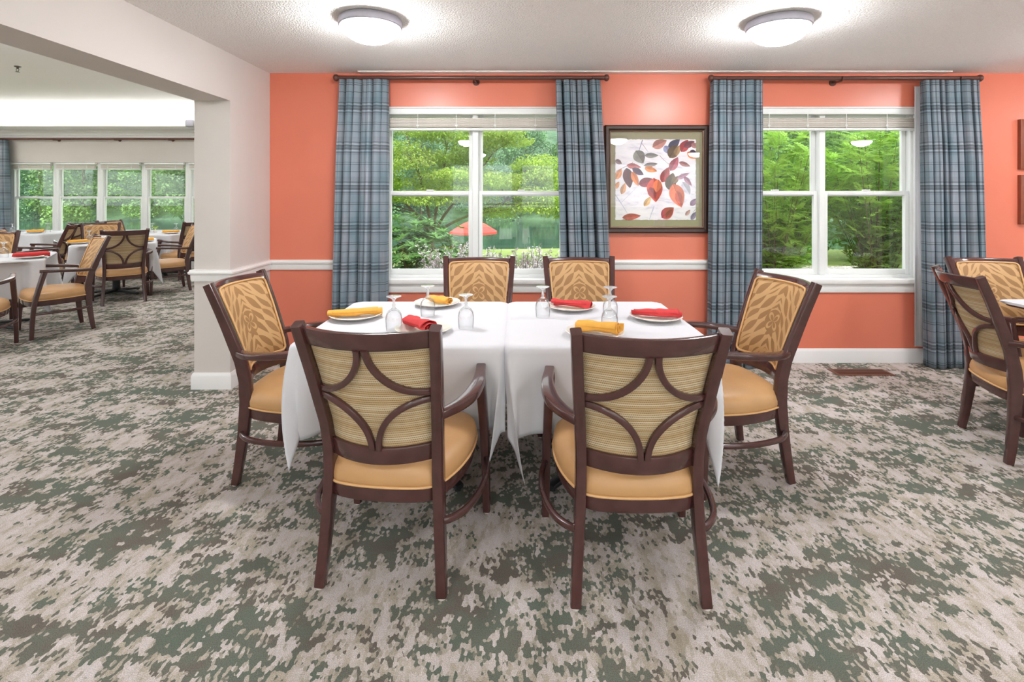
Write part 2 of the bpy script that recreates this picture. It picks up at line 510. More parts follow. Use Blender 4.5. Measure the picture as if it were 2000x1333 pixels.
# ------------------------------------------------------------------ mesh helpers
class MB:
    """collects shapes into one mesh"""
    def __init__(self):
        self.v = []
        self.f = []

    def add(self, verts, faces):
        o = len(self.v)
        self.v.extend([tuple(p) for p in verts])
        self.f.extend([tuple(i + o for i in f) for f in faces])
        return self

    def box(self, x0, x1, y0, y1, z0, z1, b=0.0):
        if b <= 0:
            vs = [(x, y, z) for z in (z0, z1) for y in (y0, y1) for x in (x0, x1)]
            fs = [(0, 2, 3, 1), (4, 5, 7, 6), (0, 1, 5, 4), (2, 6, 7, 3), (0, 4, 6, 2), (1, 3, 7, 5)]
            return self.add(vs, fs)
        # chamfered box as a stack of rounded loops
        def loop(i, z):
            c = b * 1.0
            xa, xb, ya, yb = x0 + i, x1 - i, y0 + i, y1 - i
            c = max(b - i, b * 0.3)
            return [(xa + c, ya, z), (xb - c, ya, z), (xb, ya + c, z), (xb, yb - c, z), (xb - c, yb, z), (xa + c, yb, z), (xa, yb - c, z), (xa, ya + c, z)]
        loops = [loop(b, z0), loop(b * 0.3, z0 + b * 0.3), loop(0, z0 + b), loop(0, z1 - b), loop(b * 0.3, z1 - b * 0.3), loop(b, z1)]
        return self.loft(loops)

    def loft(self, loops, cap=True, closed=False):
        n = len(loops[0])
        vs = [p for l in loops for p in l]
        fs = []
        m = len(loops)
        for i in range(m - 1 + (1 if closed else 0)):
            j = (i + 1) % m
            for k in range(n):
                k2 = (k + 1) % n
                fs.append((i * n + k, i * n + k2, j * n + k2, j * n + k))
        if cap and not closed:
            fs.append(tuple(range(n))[::-1])
            fs.append(tuple((m - 1) * n + k for k in range(n)))
        return self.add(vs, fs)

    def sweep(self, pts, sec, ref=(0, 0, 1), cap=True, closed=False):
        pts = [Vector(p) for p in pts]
        ref = Vector(ref)
        loops = []
        m = len(pts)
        for i, p in enumerate(pts):
            if closed:
                t = pts[(i + 1) % m] - pts[(i - 1) % m]
            else:
                t = pts[min(i + 1, m - 1)] - pts[max(i - 1, 0)]
            t.normalize()
            s = t.cross(ref)
            s.normalize()
            u = s.cross(t)
            sc = sec(i / max(1, m - 1)) if callable(sec) else sec
            loops.append([p + s * a + u * b for a, b in sc])
        return self.loft(loops, cap, closed)

    def lathe(self, prof, n=28, c=(0, 0, 0)):
        loops = []
        for r, z in prof:
            r = max(r, 0.0004)
            loops.append([(c[0] + r * math.cos(2 * PI * k / n), c[1] + r * math.sin(2 * PI * k / n), c[2] + z) for k in range(n)])
        return self.loft(loops)

    def tube(self, pts, r, n=8, ref=(0, 0, 1)):
        return self.sweep(pts, circ(r, n) if not callable(r) else (lambda t: circ(r(t), n)), ref)

    def grid(self, P):
        nu, nv = len(P), len(P[0])
        vs = [p for row in P for p in row]
        fs = [(i * nv + j, (i + 1) * nv + j, (i + 1) * nv + j + 1, i * nv + j + 1) for i in range(nu - 1) for j in range(nv - 1)]
        return self.add(vs, fs)

    def mesh(self, name, smooth=35):
        me = bpy.data.meshes.new(name)
        me.from_pydata(self.v, [], self.f)
        me.validate()
        if smooth:
            me.polygons.foreach_set('use_smooth', [True] * len(me.polygons))
            me.set_sharp_from_angle(angle=math.radians(smooth))
        me.update()
        return me


def circ(r, n=10):
    return [(r * math.cos(2 * PI * k / n), r * math.sin(2 * PI * k / n)) for k in range(n)]


def rrect(w, h, r, n=3):
    o = []
    for cx, cy, a0 in ((w / 2 - r, h / 2 - r, 0), (-w / 2 + r, h / 2 - r, PI / 2), (-w / 2 + r, -h / 2 + r, PI), (w / 2 - r, -h / 2 + r, 1.5 * PI)):
        for k in range(n):
            a = a0 + (PI / 2) * k / (n - 1)
            o.append((cx + r * math.cos(a), cy + r * math.sin(a)))
    return o


def cr(pts, n=6, closed=False):
    """Catmull-Rom through the points"""
    P = [Vector(p) for p in pts]
    m = len(P)
    out = []
    for i in range(m if closed else m - 1):
        p0 = P[(i - 1) % m] if closed else P[max(i - 1, 0)]
        p1, p2 = P[i], P[(i + 1) % m]
        p3 = P[(i + 2) % m] if closed else P[min(i + 2, m - 1)]
        for k in range(n):
            t = k / n
            out.append(0.5 * ((2 * p1) + (p2 - p0) * t + (2 * p0 - 5 * p1 + 4 * p2 - p3) * t * t + (3 * p1 - p0 - 3 * p2 + p3) * t ** 3))
    if not closed:
        out.append(P[-1].copy())
    return out


def interp(x, xs, ys):
    return float(np.interp(x, xs, ys))


def sstep(a, b, x):
    t = min(1, max(0, (x - a) / (b - a)))
    return t * t * (3 - 2 * t)


def tag(o, label=None, cat=None, group=None, kind=None):
    if label:
        o['label'] = label
    if cat:
        o['category'] = cat
    if group:
        o['group'] = group
    if kind:
        o['kind'] = kind
    return o


def obj(name, mb, mat, parent=None, smooth=35, loc=None, rotz=0.0):
    me = mb if isinstance(mb, bpy.types.Mesh) else mb.mesh(name, smooth)
    if mat is not None and len(me.materials) == 0:
        me.materials.append(M[mat] if isinstance(mat, str) else mat)
    o = bpy.data.objects.new(name, me)
    COL.objects.link(o)
    if parent is not None:
        o.parent = parent
    if loc is not None:
        o.location = loc
    if rotz:
        o.rotation_euler = (0, 0, rotz)
    return o


def empty(name, loc=(0, 0, 0), rotz=0.0):
    o = bpy.data.objects.new(name, None)
    o.empty_display_size = 0.1
    COL.objects.link(o)
    o.location = loc
    o.rotation_euler = (0, 0, rotz)
    return o


def copy_tree(o, parent=None):
    c = o.copy()
    COL.objects.link(c)
    c.parent = parent
    for ch in o.children:
        copy_tree(ch, c)
    return c


def struct(name, mb, mat, parent=None, smooth=35):
    o = obj(name, mb, mat, parent, smooth)
    if parent is None:
        o['kind'] = 'structure'
    return o


# ------------------------------------------------------------------ the room shell
YB = 4.269            # back wall surface
XL = -2.087           # left return wall surface
XP = -2.348           # far side of the pillar
YP = 3.679            # front of the pillar
W1 = (-1.148, 0.432)
W2 = (1.822, 3.402)
WZ0, WZ1 = 0.70, 2.156
CEIL = 2.441
YF = 10.0             # window wall of the far room

struct('floor', MB().box(-11.7, 7.4, -4.4, 10.2, -0.12, 0.0), 'carpet', smooth=0)
struct('ceiling', MB().box(XL, 7.4, -4.4, 4.45, CEIL, 2.62), 'ceiling', smooth=0)
w = MB()
w.box(XL, W1[0], YB, 4.45, 0, CEIL)
w.box(W1[0], W1[1], YB, 4.45, 0, WZ0 - 0.03)
w.box(W1[0], W1[1], YB, 4.45, WZ1, CEIL)
w.box(W1[1], W2[0], YB, 4.45, 0, CEIL)
w.box(W2[0], W2[1], YB, 4.45, 0, WZ0 - 0.03)
w.box(W2[0], W2[1], YB, 4.45, WZ1, CEIL)
w.box(W2[1], 7.4, YB, 4.45, 0, CEIL)
struct('wall_back', w, 'coral', smooth=0)
w = MB().box(XP, XL, YP, 4.45, 0, 3.05).box(XP, XL, -4.4, YP, 2.098, 3.05)
struct('wall_left', w, 'greige', smooth=0)
struct('wall_right', MB().box(7.2, 7.4, -4.4, 4.45, 0, CEIL), 'greige', smooth=0)
RW_FILL = [(-1.75, -.05), (.05, 1.75), (1.85, 3.55), (3.65, 5.35)]      # unseen glazed bay added behind the camera for fill daylight
w = MB().box(-11.7, RW_FILL[0][0], -4.4, -4.2, 0, 3.05).box(RW_FILL[-1][1], 7.4, -4.4, -4.2, 0, 3.05)
w.box(RW_FILL[0][0], RW_FILL[-1][1], -4.4, -4.2, 0, .12).box(RW_FILL[0][0], RW_FILL[-1][1], -4.4, -4.2, 2.28, 3.05)
for (a, b), (c, d) in zip(RW_FILL, RW_FILL[1:]):
    w.box(b, c, -4.4, -4.2, .12, 2.28)
struct('wall_front', w, 'greige', smooth=0)
LW_FILL = [(-3.2, -1.5), (-1.3, .4), (.6, 2.3), (2.5, 4.2), (4.4, 6.1), (6.3, 8.0)]   # unseen side windows added to let fill daylight into the far room
w = MB().box(-11.7, -11.5, -4.4, 10.2, 0, .66).box(-11.7, -11.5, -4.4, 10.2, 2.2, 3.05)
for a, b in zip([-4.4] + [q[1] for q in LW_FILL], [q[0] for q in LW_FILL] + [10.2]):
    w.box(-11.7, -11.5, a, b, .66, 2.2)
struct('wall_far_left', w, 'greige', smooth=0)
struct('wall_far_right', MB().box(-2.68, -2.54, 4.45, 10.0, 0, 3.05).box(-2.68, XP, 4.30, 4.45, 0, 3.05), 'greige', smooth=0)
FX = [-10.94, -10.06, -9.18, -8.30, -7.42, -6.55, -5.67, -4.79]
FZ0, FZ1 = 0.66, 2.075
w = MB().box(-11.7, FX[0], YF, YF + 0.18, 0, 3.05).box(FX[-1], -2.54, YF, YF + 0.18, 0, 3.05)
w.box(FX[0], FX[-1], YF, YF + 0.18, 0, FZ0).box(FX[0], FX[-1], YF, YF + 0.18, FZ1, 3.05)
struct('wall_far', w, 'greige', smooth=0)
struct('ceiling_far', MB().box(-11.7, XL, -4.4, 10.2, 3.05, 3.2), 'white_ceiling', smooth=0)
# lowered ledge round the far room that hides the cove lights
w = MB().box(-11.5, -2.68, 9.35, YF, 2.70, 2.74).box(-11.5, -10.9, -4.2, 9.35, 2.70, 2.74)
w.box(-10.9, -2.68, 9.33, 9.35, 2.695, 2.80).box(-10.9, -10.88, -4.2, 9.33, 2.695, 2.80)
struct('ceiling_ledge', w, 'white_ceiling', smooth=0)


def molding(path, prof, zoff=0.0):
    """profile (out, z) carried along a flat path, mitred; 'out' is to the right of the heading"""
    mb = MB()
    loops = []
    m = len(path)
    for i in range(m):
        x, y = path[i]
        ns = []
        for a, b in ((i - 1, i), (i, i + 1)):
            if a < 0 or b >= m:
                continue
            dx, dy = path[b][0] - path[a][0], path[b][1] - path[a][1]
            l = math.hypot(dx, dy)
            ns.append((dy / l, -dx / l))
        nx, ny = sum(n[0] for n in ns), sum(n[1] for n in ns)
        k = len(ns) / (nx * nx + ny * ny) * 1.0
        if len(ns) == 2:
            k = 2.0 / (nx * nx + ny * ny)
        loops.append([(x + nx * o * k, y + ny * o * k, z + zoff) for o, z in prof])
    mb.loft(loops)
    return mb


RAIL = [(0, .783), (.012, .783), (.017, .797), (.017, .83), (.029, .838), (.031, .85), (.024, .858), (.022, .867), (0, .867)]
BASE = [(0, 0.0), (.016, 0.0), (.016, .093), (.012, .104), (.006, .118), (0, .118)]
PP = [(XP, 4.2), (XP, YP), (XL, YP), (XL, YB)]
struct('trim_1', molding(PP + [(W1[0], YB)], RAIL), 'trim')
struct('trim_2', molding([(W1[1], YB), (W2[0], YB)], RAIL), 'trim')
struct('trim_3', molding([(W2[1], YB), (7.2, YB)], RAIL), 'trim')
struct('baseboard_back', molding(PP + [(7.2, YB)], BASE), 'trim')
struct('baseboard_far', molding([(-11.5, YF), (-2.68, YF), (-2.68, 4.45)], BASE), 'trim')
struct('trim_4', molding([(-11.5, YF), (-2.68, YF)], [(0, 2.56), (.02, 2.56), (.024, 2.60), (.05, 2.605), (.055, 2.64), (.085, 2.66), (.09, 2.70), (0, 2.70)]), 'trim')
struct('trim_5', MB().box(-1.32, 3.6, 4.18, YB, 2.432, CEIL, 0.002), 'trim')


def sash(mb, x0, x1, z0, z1, y0, y1, w, wb=None):
    wb = wb or w
    mb.box(x0, x0 + w, y0, y1, z0, z1, .003).box(x1 - w, x1, y0, y1, z0, z1, .003)
    mb.box(x0 + w, x1 - w, y0, y1, z1 - w, z1, .003).box(x0 + w, x1 - w, y0, y1, z0, z0 + wb, .003)
    return mb


def add_pane(x0, x1, z0, z1, y, parent):
    return obj('pane', MB().box(x0, x1, y - .002, y + .002, z0, z1), 'glass', parent, smooth=0)


def window(name, x0, x1, z0, z1, y, units, fw, mull, zmid, sill=False, sw=.035):
    r = empty(name, (0, 0, 0))
    r['kind'] = 'structure'
    f = MB()
    ya, yb = y + .07, y + .165
    f.box(x0, x0 + fw, ya, yb, z0, z1, .003).box(x1 - fw, x1, ya, yb, z0, z1, .003)
    f.box(x0 + fw, x1 - fw, ya, yb, z1 - .035, z1, .003).box(x0 + fw, x1 - fw, ya, yb, z0, z0 + .03, .003)
    obj('window_frame', f, 'vinyl', r)
    xs = [x0 + fw]
    for k in range(1, units):
        xm = x0 + fw + (x1 - x0 - 2 * fw) * k / units
        obj('mullion', MB().box(xm - mull / 2, xm + mull / 2, ya - .012, yb, z0 + .03, z1 - .035, .004), 'vinyl', r)
        xs += [xm - mull / 2, xm + mull / 2]
    xs.append(x1 - fw)
    for k in range(units):
        a, b = xs[2 * k], xs[2 * k + 1]
        us = obj('upper_sash', sash(MB(), a, b, zmid - .02, z1 - .035, ya + .05, ya + .08, sw, .04), 'vinyl', r)
        add_pane(a + sw - .004, b - sw + .004, zmid + .016, z1 - .066, ya + .065, us)
        ls = obj('lower_sash', sash(MB(), a, b, z0 + .03, zmid + .025, ya + .012, ya + .045, sw, .045), 'vinyl', r)
        add_pane(a + sw - .004, b - sw + .004, z0 + .071, zmid - .006, ya + .028, ls)
        c = (a + b) / 2
        obj('sash_lock', MB().box(c - .03, c + .03, ya + .004, ya + .03, zmid + .025, zmid + .037, .003), 'vinyl', ls)
    if sill:
        obj('window_sill', MB().box(x0 - .04, x1 + .04, y - .035, y + .08, z0 - .035, z0 + .004, .006), 'trim', r)
        obj('sill_apron', MB().box(x0 - .02, x1 + .02, y - .014, y + .001, z0 - .11, z0 - .035, .004), 'trim', r)
        # side and head linings of the opening
        obj('jamb_lining', MB().box(x0 - .001, x0 + .008, y - .001, y + .08, z0, z1).box(x1 - .008, x1 + .001, y - .001, y + .08, z0, z1).box(x0, x1, y - .001, y + .08, z1 - .008, z1 + .001), 'trim', r, smooth=0)
    return r


window('window_1', W1[0], W1[1], WZ0, WZ1, YB, 2, .03, .05, 1.422, True)
window('window_2', W2[0], W2[1], WZ0, WZ1, YB, 2, .03, .05, 1.422, True)
for k in range(7):
    window('window_%d' % (k + 3), FX[k], FX[k + 1], FZ0, FZ1, YF, 1, .055, 0, 1.375, sw=.03)

for k, (a, b) in enumerate(RW_FILL):  # added windows behind the camera, bringing in fill daylight
    r = window('window_%d' % (k + 10), -b, -a, .12, 2.28, 0, 1, .05, 0, 1.2)
    r.location = (0, -4.2, 0)
    r.rotation_euler = (0, 0, PI)
for k, (a, b) in enumerate(LW_FILL):  # added side windows, never in view, that brighten the far room
    r = window('window_%d' % (k + 14), a, b, .66, 2.2, 0, 1, .05, 0, 1.42)
    r.location = (-11.5, 0, 0)
    r.rotation_euler = (0, 0, PI / 2)


# ------------------------------------------------------------------ blinds
def blind(x0, x1, ztop, y, label, n, dz, head=.052, gap=.03, d=.045):
    r = empty('window_blind', (0, 0, 0))
    tag(r, label, 'blind')
    r.location = ((x0 + x1) / 2, y, ztop)
    h = (x1 - x0) / 2
    obj('head_rail', MB().box(-h, h, -d / 2 - .006, d / 2 + .006, -head, 0, .004), 'vinyl', r)
    me = MB().box(-h + .008, h - .008, -d / 2, d / 2, -dz * .43, dz * .43, dz * .2).mesh('slat')
    me.materials.append(M['blind'])
    z = -head - gap
    rnd = random.Random(int(x0 * 100))
    for k in range(n):
        s = obj('slat', me, None, r, loc=(rnd.uniform(-.003, .003), rnd.uniform(-.004, .004), z - dz * (k + .5)))
        s.rotation_euler = (rnd.uniform(-.05, .05), rnd.uniform(-.0016, .0016), 0)
    zb = z - dz * n
    obj('bottom_rail', MB().box(-h + .006, h - .006, -d / 2 - .002, d / 2 + .002, zb - .026, zb - .004, .005), 'vinyl', r)
    for fx in (-.62, -.2, .22, .66) if h > .6 else (-.6, .6):
        c = MB()
        c.box(fx * h - .002, fx * h + .002, -d / 2 - .010, -d / 2 - .007, zb - .03, -head + .004)
        c.box(fx * h - .012, fx * h + .010, -d / 2 - .011, -d / 2 - .0075, zb + dz, zb + dz + .012)
        obj('lift_cord', c, 'vinyl', r, smooth=0)
    return r


blind(W1[0] + .012, W1[1] - .012, WZ1 - .009, YB + .036, 'raised white slat blind at the top of the window with the lake view', 9, .0088)
blind(W2[0] + .012, W2[1] - .012, WZ1 - .009, YB + .036, 'raised white slat blind at the top of the window with the shrub view', 9, .0088)
_bl = ['', 'of the far window beside the plaid curtain', 'of the second far window from the plaid curtain', 'of the third far window from the plaid curtain',
       'of the fourth far window from the plaid curtain', 'of the far window cut by the pillar']
for k in range(1, 6):
    blind(FX[k] + .05, FX[k + 1] - .05, FZ1 - .005, YF + .03, 'small raised white blind ' + _bl[k], 5, .013, .035, .012)


# ------------------------------------------------------------------ ceiling lamps
def make_lamp():
    r = empty('ceiling_lamp')
    obj('lamp_pan', MB().lathe([(.0, 0), (.165, 0), (.178, -.004), (.184, -.02), (.180, -.044), (.174, -.050), (.160, -.050), (.158, -.044), (.0, -.044)], 40), 'lamp_pan', r)
    prof = [(.160, -.046)]
    for k in range(1, 9):
        a = k / 8 * PI / 2
        prof.append((.163 * math.cos(a), -.049 - .092 * math.sin(a)))
    obj('diffuser', MB().lathe(prof, 32), 'lamp', r)
    return r


lamp0 = make_lamp()
_lamps = [((-.86, 2.97), 'round flush ceiling lamp above the window with the lake view'),
          ((1.55, 3.0), 'round flush ceiling lamp above the framed leaf print and shrub window')]
_more = [(4.0, 2.98), (6.2, 2.98), (-.9, -.3), (1.75, -.3), (4.1, -.3), (6.2, -.3), (-.9, -3.1), (1.7, -3.1), (4.1, -3.1)]
for i, ((x, y), lb) in enumerate(_lamps):
    l = lamp0 if i == 0 else copy_tree(lamp0)
    l.location = (x, y, CEIL)
    tag(l, lb, 'lamp', 'flush ceiling lamps')
for x, y in _more:
    l = copy_tree(lamp0)
    l.location = (x, y, CEIL)
    tag(l, 'round flush ceiling lamp outside the view, seen only as a reflection', 'lamp', 'ceiling lamps outside the view')
for x, y in ((-4.8, 1.5), (-4.8, 5.0), (-4.6, 7.6), (-7.5, 1.5), (-4.8, -1.5), (-7.5, -1.5), (-10.0, 1.5), (-7.6, 5.4), (-9.8, 5.5)):  # extra lamps added where they stay hidden, to brighten the far room
    l = copy_tree(lamp0)
    l.location = (x, y, 3.05)
    tag(l, 'round flush ceiling lamp added out of view to light the far room', 'lamp', 'added fill lamps of the far room')
o = obj('cove_light_strip', MB().box(-10.9, -2.95, 9.55, 9.65, 2.745, 2.765), 'cove', smooth=0)
tag(o, 'lit cove strip lying on the ceiling ledge over the far windows', 'light strip')
o = obj('cove_light_strip', MB().box(-11.2, -11.1, -4.0, 9.3, 2.745, 2.765), 'cove', smooth=0)
tag(o, 'lit cove strip lying on the ledge of the far left wall', 'light strip')


# ------------------------------------------------------------------ curtains and rods
def curtain(x0t, x1t, x0b, x1b, ztop, y, label, pleats=6, seed=1, lining=None, amp=.056, zb=.006):
    rnd = random.Random(seed)
    N, R = 190, 36
    ph = [rnd.uniform(-.5, .5) for _ in range(6)]
    P = []
    arc = [0.0]
    for i in range(N + 1):
        u = i / N
        row = []
        for j in range(R + 1):
            v = j / R
            z = ztop + (zb - ztop) * v
            x0 = x0t + (x0b - x0t) * v
            x1 = x1t + (x1b - x1t) * v
            ww = u + .016 * math.sin(2 * PI * u * 2 + ph[0]) + .02 * math.sin(2 * PI * u * 3.3 + ph[1]) * 1.0
            f = 2 * PI * (pleats + .9) * ww + .5 * v * math.sin(5 * u + ph[2])
            A = amp * (.62 + .38 * sstep(0, .3, v)) * (.92 + .2 * math.sin(2 * PI * u * 1.7 + ph[3]))
            yy = y + A * (.95 - 2.05 * abs(math.sin(f / 2 + .25 * math.sin(f + ph[4]))) ** .8 + .10 * math.sin(2.3 * f + 2 * v + ph[5]))
            xx = x0 + (x1 - x0) * u + .22 * A * math.cos(f + .6) * (1 if 0 < i < N else 0)
            row.append((xx, yy, z))
        P.append(row)
        if i:
            a, b = P[-2][R // 2], P[-1][R // 2]
            arc.append(arc[-1] + math.hypot(a[0] - b[0], a[1] - b[1]))
    mb = MB().grid(P)
    me = mb.mesh('drape', smooth=80)
    uv = me.uv_layers.new(name='UVMap')
    data = np.zeros((len(me.loops), 2), dtype=np.float32)
    vi = np.zeros(len(me.loops), dtype=np.int32)
    me.loops.foreach_get('vertex_index', vi)
    arcs = np.array(arc)
    data[:, 0] = arcs[vi // (R + 1)] + seed * .061
    data[:, 1] = (vi % (R + 1)) / R * (zb - ztop) + ztop
    uv.data.foreach_set('uv', data.ravel())
    r = empty('plaid_curtain', ((x0b + x1b) / 2, y, 0))
    tag(r, label, 'curtain')
    d = obj('drape', me, 'plaid', r, loc=(-(x0b + x1b) / 2, -y, 0))
    sm = d.modifiers.new('thickness', 'SOLIDIFY')
    sm.thickness = .0025
    if lining:
        lx0, lx1 = lining
        lp = [[(lx0 + (lx1 - lx0) * i / 20, y + amp + .012 + .006 * math.sin(i), z) for z in (ztop - .03, zb + .14)] for i in range(21)]
        lo = obj('lining', MB().grid(lp), 'lining', r, smooth=80, loc=(-(x0b + x1b) / 2, -y, 0))
        s2 = lo.modifiers.new('thickness', 'SOLIDIFY')
        s2.thickness = .002
        tag(lo, 'white lining showing at the curtain edge')
    return r


YR = 4.155
ZR = 2.372
curtain(-1.452, -1.052, -1.515, -1.07, ZR - .016, YR, 'slate blue plaid curtain left of the window with the lake view', 6.2, 1)
curtain(.318, .684, .385, .80, ZR - .020, YR, 'slate blue plaid curtain between the lake window and the framed leaf print', 6.0, 2)
curtain(1.595, 2.003, 1.57, 1.985, ZR - .022, YR, 'slate blue plaid curtain between the framed leaf print and the shrub window', 6.4, 3)
curtain(3.318, 3.768, 3.36, 3.845, ZR - .022, YR, 'slate blue plaid curtain with white lining edge right of the shrub window', 6.3, 4, lining=(3.318, 3.6))
curtain(-10.75, -9.93, -10.72, -9.88, 2.505, 9.87, 'slate blue plaid curtain of the far room at the left picture edge', 7, 5, amp=.05)


def rod(x0, x1, z, y, label, wall, brackets, r=.019):
    t = empty('curtain_rod', ((x0 + x1) / 2, wall, z))
    tag(t, label, 'curtain rod')
    c = (x0 + x1) / 2
    yo = y - wall
    obj('pole', MB().sweep([(x0 - c, yo, 0), (x1 - c, yo, 0)], circ(r, 16), (0, 0, 1)), 'rod', t)
    for s, x in ((-1, x0), (1, x1)):
        prof = [(.017, 0), (.024, .004), (.029, .014), (.029, .026), (.022, .036), (.010, .042)]
        loops = [[(x - c + s * h, yo + q * math.cos(2 * PI * k / 16), q * math.sin(2 * PI * k / 16)) for k in range(16)] for q, h in prof]
        obj('finial', MB().loft(loops), 'rod', t)
    for bx in brackets:
        b = MB()
        b.sweep([(bx - c, 0, -.012), (bx - c, -.008, -.012)], circ(.030, 14), (0, 0, 1))
        b.sweep([(bx - c, -.004, -.012), (bx - c, yo + .01, -.024), (bx - c, yo - .016, -.022)], circ(.007, 8), (0, 0, 1))
        arcp = [(bx - c, yo + (r + .005) * math.cos(a), (r + .005) * math.sin(a)) for a in np.linspace(-PI * 1.1, PI * .12, 12)]
        b.sweep(arcp, rrect(.014, .007, .002), (1, 0, 0))
        obj('bracket', b, 'rod', t)
    return t


rod(-1.468, .715, ZR + .004, YR, 'bronze curtain rod over the window with the lake view', YB, (-1.32, -.345, .62))
rod(1.612, 3.78, ZR, YR, 'bronze curtain rod over the window with the shrub view', YB, (1.72, 2.66, 3.63))
rod(-11.2, -3.2, 2.525, 9.87, 'long dark curtain rod over the row of far windows', YF, (-10.2, -9.05, -7.85, -6.8, -5.5, -4.2), .02)


# ------------------------------------------------------------------ dining chair (local: x right, y towards the table, z up)
PZ = [0.0, .10, .25, .40, .50, .60, .80, .975]
PY = [-.2465, -.231, -.214, -.204, -.210, -.232, -.303, -.374]
PX = [.2225, .2165, .2075, .2005, .2005, .2055, .2215, .2355]


def py_(z):
    return interp(z, PZ, PY)


def px_(z):
    return interp(z, PZ, PX)


def back_pt(u, z, off=0.0, bow=.068):
    """point on the bowed chair back; u -1..1 across, off > 0 towards the sitter"""
    hw = px_(z) - .014
    return Vector((u * hw, py_(z) - bow * (1 - u * u) * 1.0 + .012 + off, z))


def cr2(pts, n):
    return [(p.x, p.y) for p in cr([(a, b, 0) for a, b in pts], n, True)]


SEAT = cr2([(0, -.25), (.1, -.245), (.172, -.229), (.214, -.188), (.25, -.10), (.27, 0), (.273, .10), (.264, .18), (.236, .238), (.15, .263), (0, .272),
            (-.15, .263), (-.236, .238), (-.264, .18), (-.273, .10), (-.27, 0), (-.25, -.10), (-.214, -.188), (-.172, -.229), (-.1, -.245)], 3)


def ring(scale, z, inset=0.0, cy=.01):
    return [(x * scale, cy + (y - cy) * scale, z) for x, y in SEAT]


